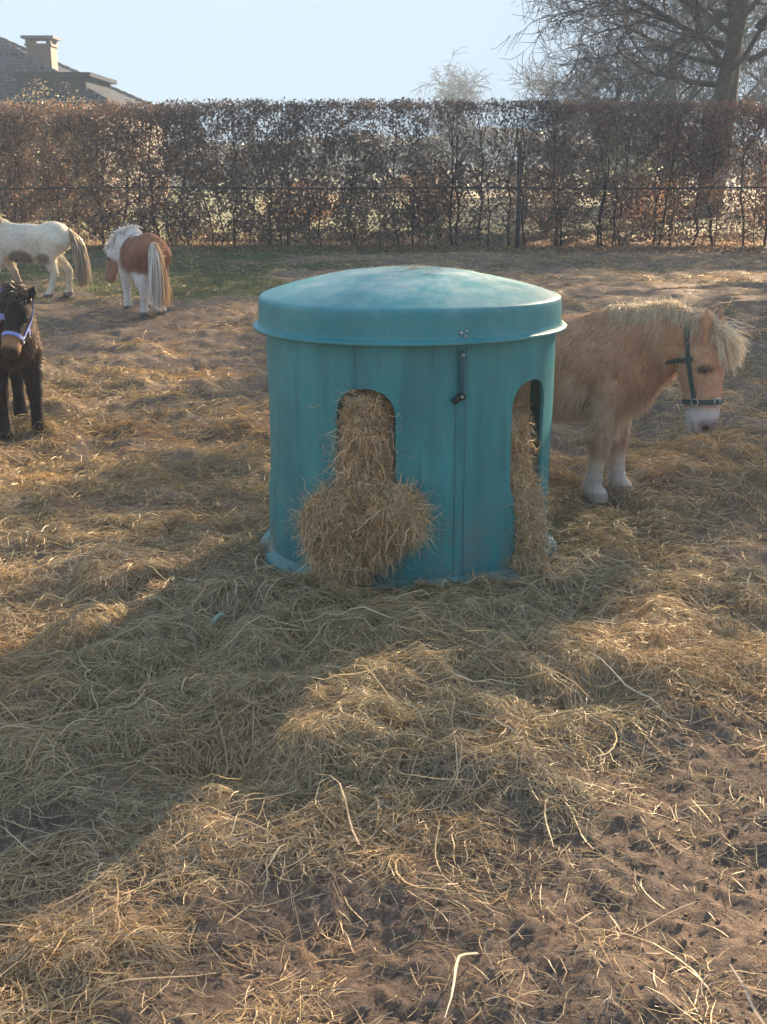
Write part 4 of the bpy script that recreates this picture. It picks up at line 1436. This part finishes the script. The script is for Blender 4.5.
# distant wood on the horizon
n_ = 26000
r_ = np.random.default_rng(71)
x = r_.uniform(-58, 58, n_); hh = 2.6 + 2.2 * fbm(x, x * 0, .12, 3, 5.) ; z = r_.random(n_) ** .8 * hh; y = 95 + r_.uniform(-3, 3, n_)
V_, F_, C_ = leaves(np.stack([x, y, z], 1), r_.uniform(.12, .35, n_), np.tile([[.10, .085, .065]], (n_, 1)) * r_.uniform(.6, 1.4, (n_, 1)), r_)
tag(link('distant_wood', mesh_np('distant_wood', V_, F_, C_), M_LEAF), 'far-off line of trees on the horizon', 'wood', kind='stuff')

# ---------------------------------------------------------------- house
house = empty('house', (0, 0, 0))
tag(house, 'low brick house with grey tiled roof behind the hedge', 'house')
m, n, out = newmat('roof_tiles')
p = N(n, 'ShaderNodeBsdfPrincipled'); p.inputs['Roughness'].default_value = .85; p.inputs['Specular IOR Level'].default_value = .1
tc = N(n, 'ShaderNodeTexCoord')
bt = N(n, 'ShaderNodeTexBrick'); bt.inputs['Scale'].default_value = 1
bt.inputs['Color1'].default_value = (.035, .050, .085, 1); bt.inputs['Color2'].default_value = (.065, .085, .135, 1); bt.inputs['Mortar'].default_value = (.02, .02, .025, 1)
bt.inputs['Brick Width'].default_value = .24; bt.inputs['Row Height'].default_value = .30; bt.inputs['Mortar Size'].default_value = .02
sxyz = N(n, 'ShaderNodeSeparateXYZ'); n.links.new(tc.outputs['Object'], sxyz.inputs[0])
cx = N(n, 'ShaderNodeCombineXYZ'); n.links.new(sxyz.outputs[0], cx.inputs[0]); n.links.new(sxyz.outputs[1], cx.inputs[1])
n.links.new(cx.outputs[0], bt.inputs['Vector'])
n.links.new(bt.outputs[0], p.inputs['Base Color'])
n.links.new(p.outputs[0], out.inputs[0])
M_ROOF = m
m, n, out = newmat('brick')
p = N(n, 'ShaderNodeBsdfPrincipled'); p.inputs['Roughness'].default_value = .85
tc = N(n, 'ShaderNodeTexCoord')
bt = N(n, 'ShaderNodeTexBrick'); bt.inputs['Scale'].default_value = 1
bt.inputs['Color1'].default_value = (.15, .085, .07, 1); bt.inputs['Color2'].default_value = (.11, .07, .065, 1); bt.inputs['Mortar'].default_value = (.13, .12, .12, 1)
bt.inputs['Brick Width'].default_value = .22; bt.inputs['Row Height'].default_value = .075; bt.inputs['Mortar Size'].default_value = .01
sxyz = N(n, 'ShaderNodeSeparateXYZ'); n.links.new(tc.outputs['Object'], sxyz.inputs[0])
ad = N(n, 'ShaderNodeMath', operation='ADD'); n.links.new(sxyz.outputs[0], ad.inputs[0]); n.links.new(sxyz.outputs[1], ad.inputs[1])
cx = N(n, 'ShaderNodeCombineXYZ'); n.links.new(ad.outputs[0], cx.inputs[0]); n.links.new(sxyz.outputs[2], cx.inputs[1])
n.links.new(cx.outputs[0], bt.inputs['Vector'])
n.links.new(bt.outputs[0], p.inputs['Base Color'])
n.links.new(p.outputs[0], out.inputs[0])
M_BRICK = m
M_DORM = solid_mat('dormer_cladding', (.020, .030, .052), .9, .15, 3, spec=.05)
M_CONC = solid_mat('concrete', (.16, .16, .17), .9, .2, 6, spec=.1)
M_WOODW = solid_mat('white_board', (.6, .6, .58), .6, .1, 6)

house.location = (0, 0, 0)
# hipped roof: front slope faces the paddock
EZ, RZ = 3.5, 6.5
fr_, fl_, bk_r, bk_l = np.array([-8.8, 40, EZ]), np.array([-40.0, 40, EZ]), np.array([-8.8, 54, EZ]), np.array([-40.0, 54, EZ])
r1, r2 = np.array([-15.3, 47.5, RZ]), np.array([-33.0, 47.5, RZ])
wl = MB(); wl.box(-39.6, -9.2, 40.4, 53.6, -.1, EZ - .05); wl.build('wall', M_BRICK, house)
rf = MB()
def slope(a, b_, c, d, nrow=22):
    """courses of tiles between eave a-b and ridge d-c, each a lapped slab"""
    nv = np.cross(b_ - a, d - a); nv /= np.linalg.norm(nv)
    for q in range(nrow):
        t0, t1 = q / nrow, min(1, (q + 1.12) / nrow)
        p = [a + (d - a) * t0 + nv * .06, b_ + (c - b_) * t0 + nv * .06, b_ + (c - b_) * t1 + nv * .012, a + (d - a) * t1 + nv * .012]
        p += [v_ - nv * .035 for v_ in p]
        rf.add(p, [[0, 1, 2, 3], [7, 6, 5, 4], [0, 4, 5, 1], [1, 5, 6, 2], [2, 6, 7, 3], [3, 7, 4, 0]])
slope(fl_, fr_, r1, r2); slope(fr_, bk_r, r1, r1 + [0, .001, 0]); slope(bk_r, bk_l, r2, r1); slope(bk_l, fl_, r2, r2 + [0, .001, 0])
roof = rf.build('roof', M_ROOF, house)
for a_, b__ in ((fr_, r1), (bk_r, r1), (r1, r2), (fl_, r2)):
    k_ = int(np.linalg.norm(b__ - a_) / .38); tt = np.repeat(np.linspace(0, 1, k_ + 1), 2)[1:-1]
    rd = MB(); P = a_ + (b__ - a_) * tt[:, None] + [0, 0, .06]
    P[1::2] -= (b__ - a_) / np.linalg.norm(b__ - a_) * .02
    rd.tube(P, np.tile([.13, .10], k_)[:len(P)], 8); rd.build('ridge_tiles', M_ROOF, roof)
ch = MB(); O = (-12.0, 45.0, 0)
ch.box(-.42, .42, -.42, .42, 3.9, 5.60, o=O); ch.box(-.47, .47, -.47, .47, 5.602, 5.68, o=O)
chimney = ch.build('chimney', M_BRICK, house)
for sx in (-.36, .36):
    for sy in (-.36, .36):
        cp = MB(); cp.box(-.08, .08, -.08, .08, 5.682, 5.84, o=(O[0] + sx, O[1] + sy, 0)); cp.build('cowl_pillar', M_BRICK, chimney)
cp = MB(); cp.box(-.56, .56, -.56, .56, 5.842, 5.93, o=O); cp.build('cap_slab', M_CONC, chimney)
dm = MB(); dm.box(-11.7, -9.5, 40.6, 44.2, 2.9, 4.32); dm.build('dormer', M_DORM, house)
dm = MB(); dm.box(-11.9, -9.3, 40.4, 44.4, 4.322, 4.45); dm.build('dormer_roof', M_DORM, house)

# ---------------------------------------------------------------- haze
hz = MB(); hz.box(-60, 60, -12, 100, -1.3, 21)
m, n, out = newmat('haze')
v = N(n, 'ShaderNodeVolumePrincipled')
v.inputs['Color'].default_value = (.58, .76, 1.0, 1)
v.inputs['Density'].default_value = 0.0021
v.inputs['Anisotropy'].default_value = 0.2
n.links.new(v.outputs[0], out.inputs['Volume'])
o = hz.build('haze', m)
tag(o, kind='stuff')
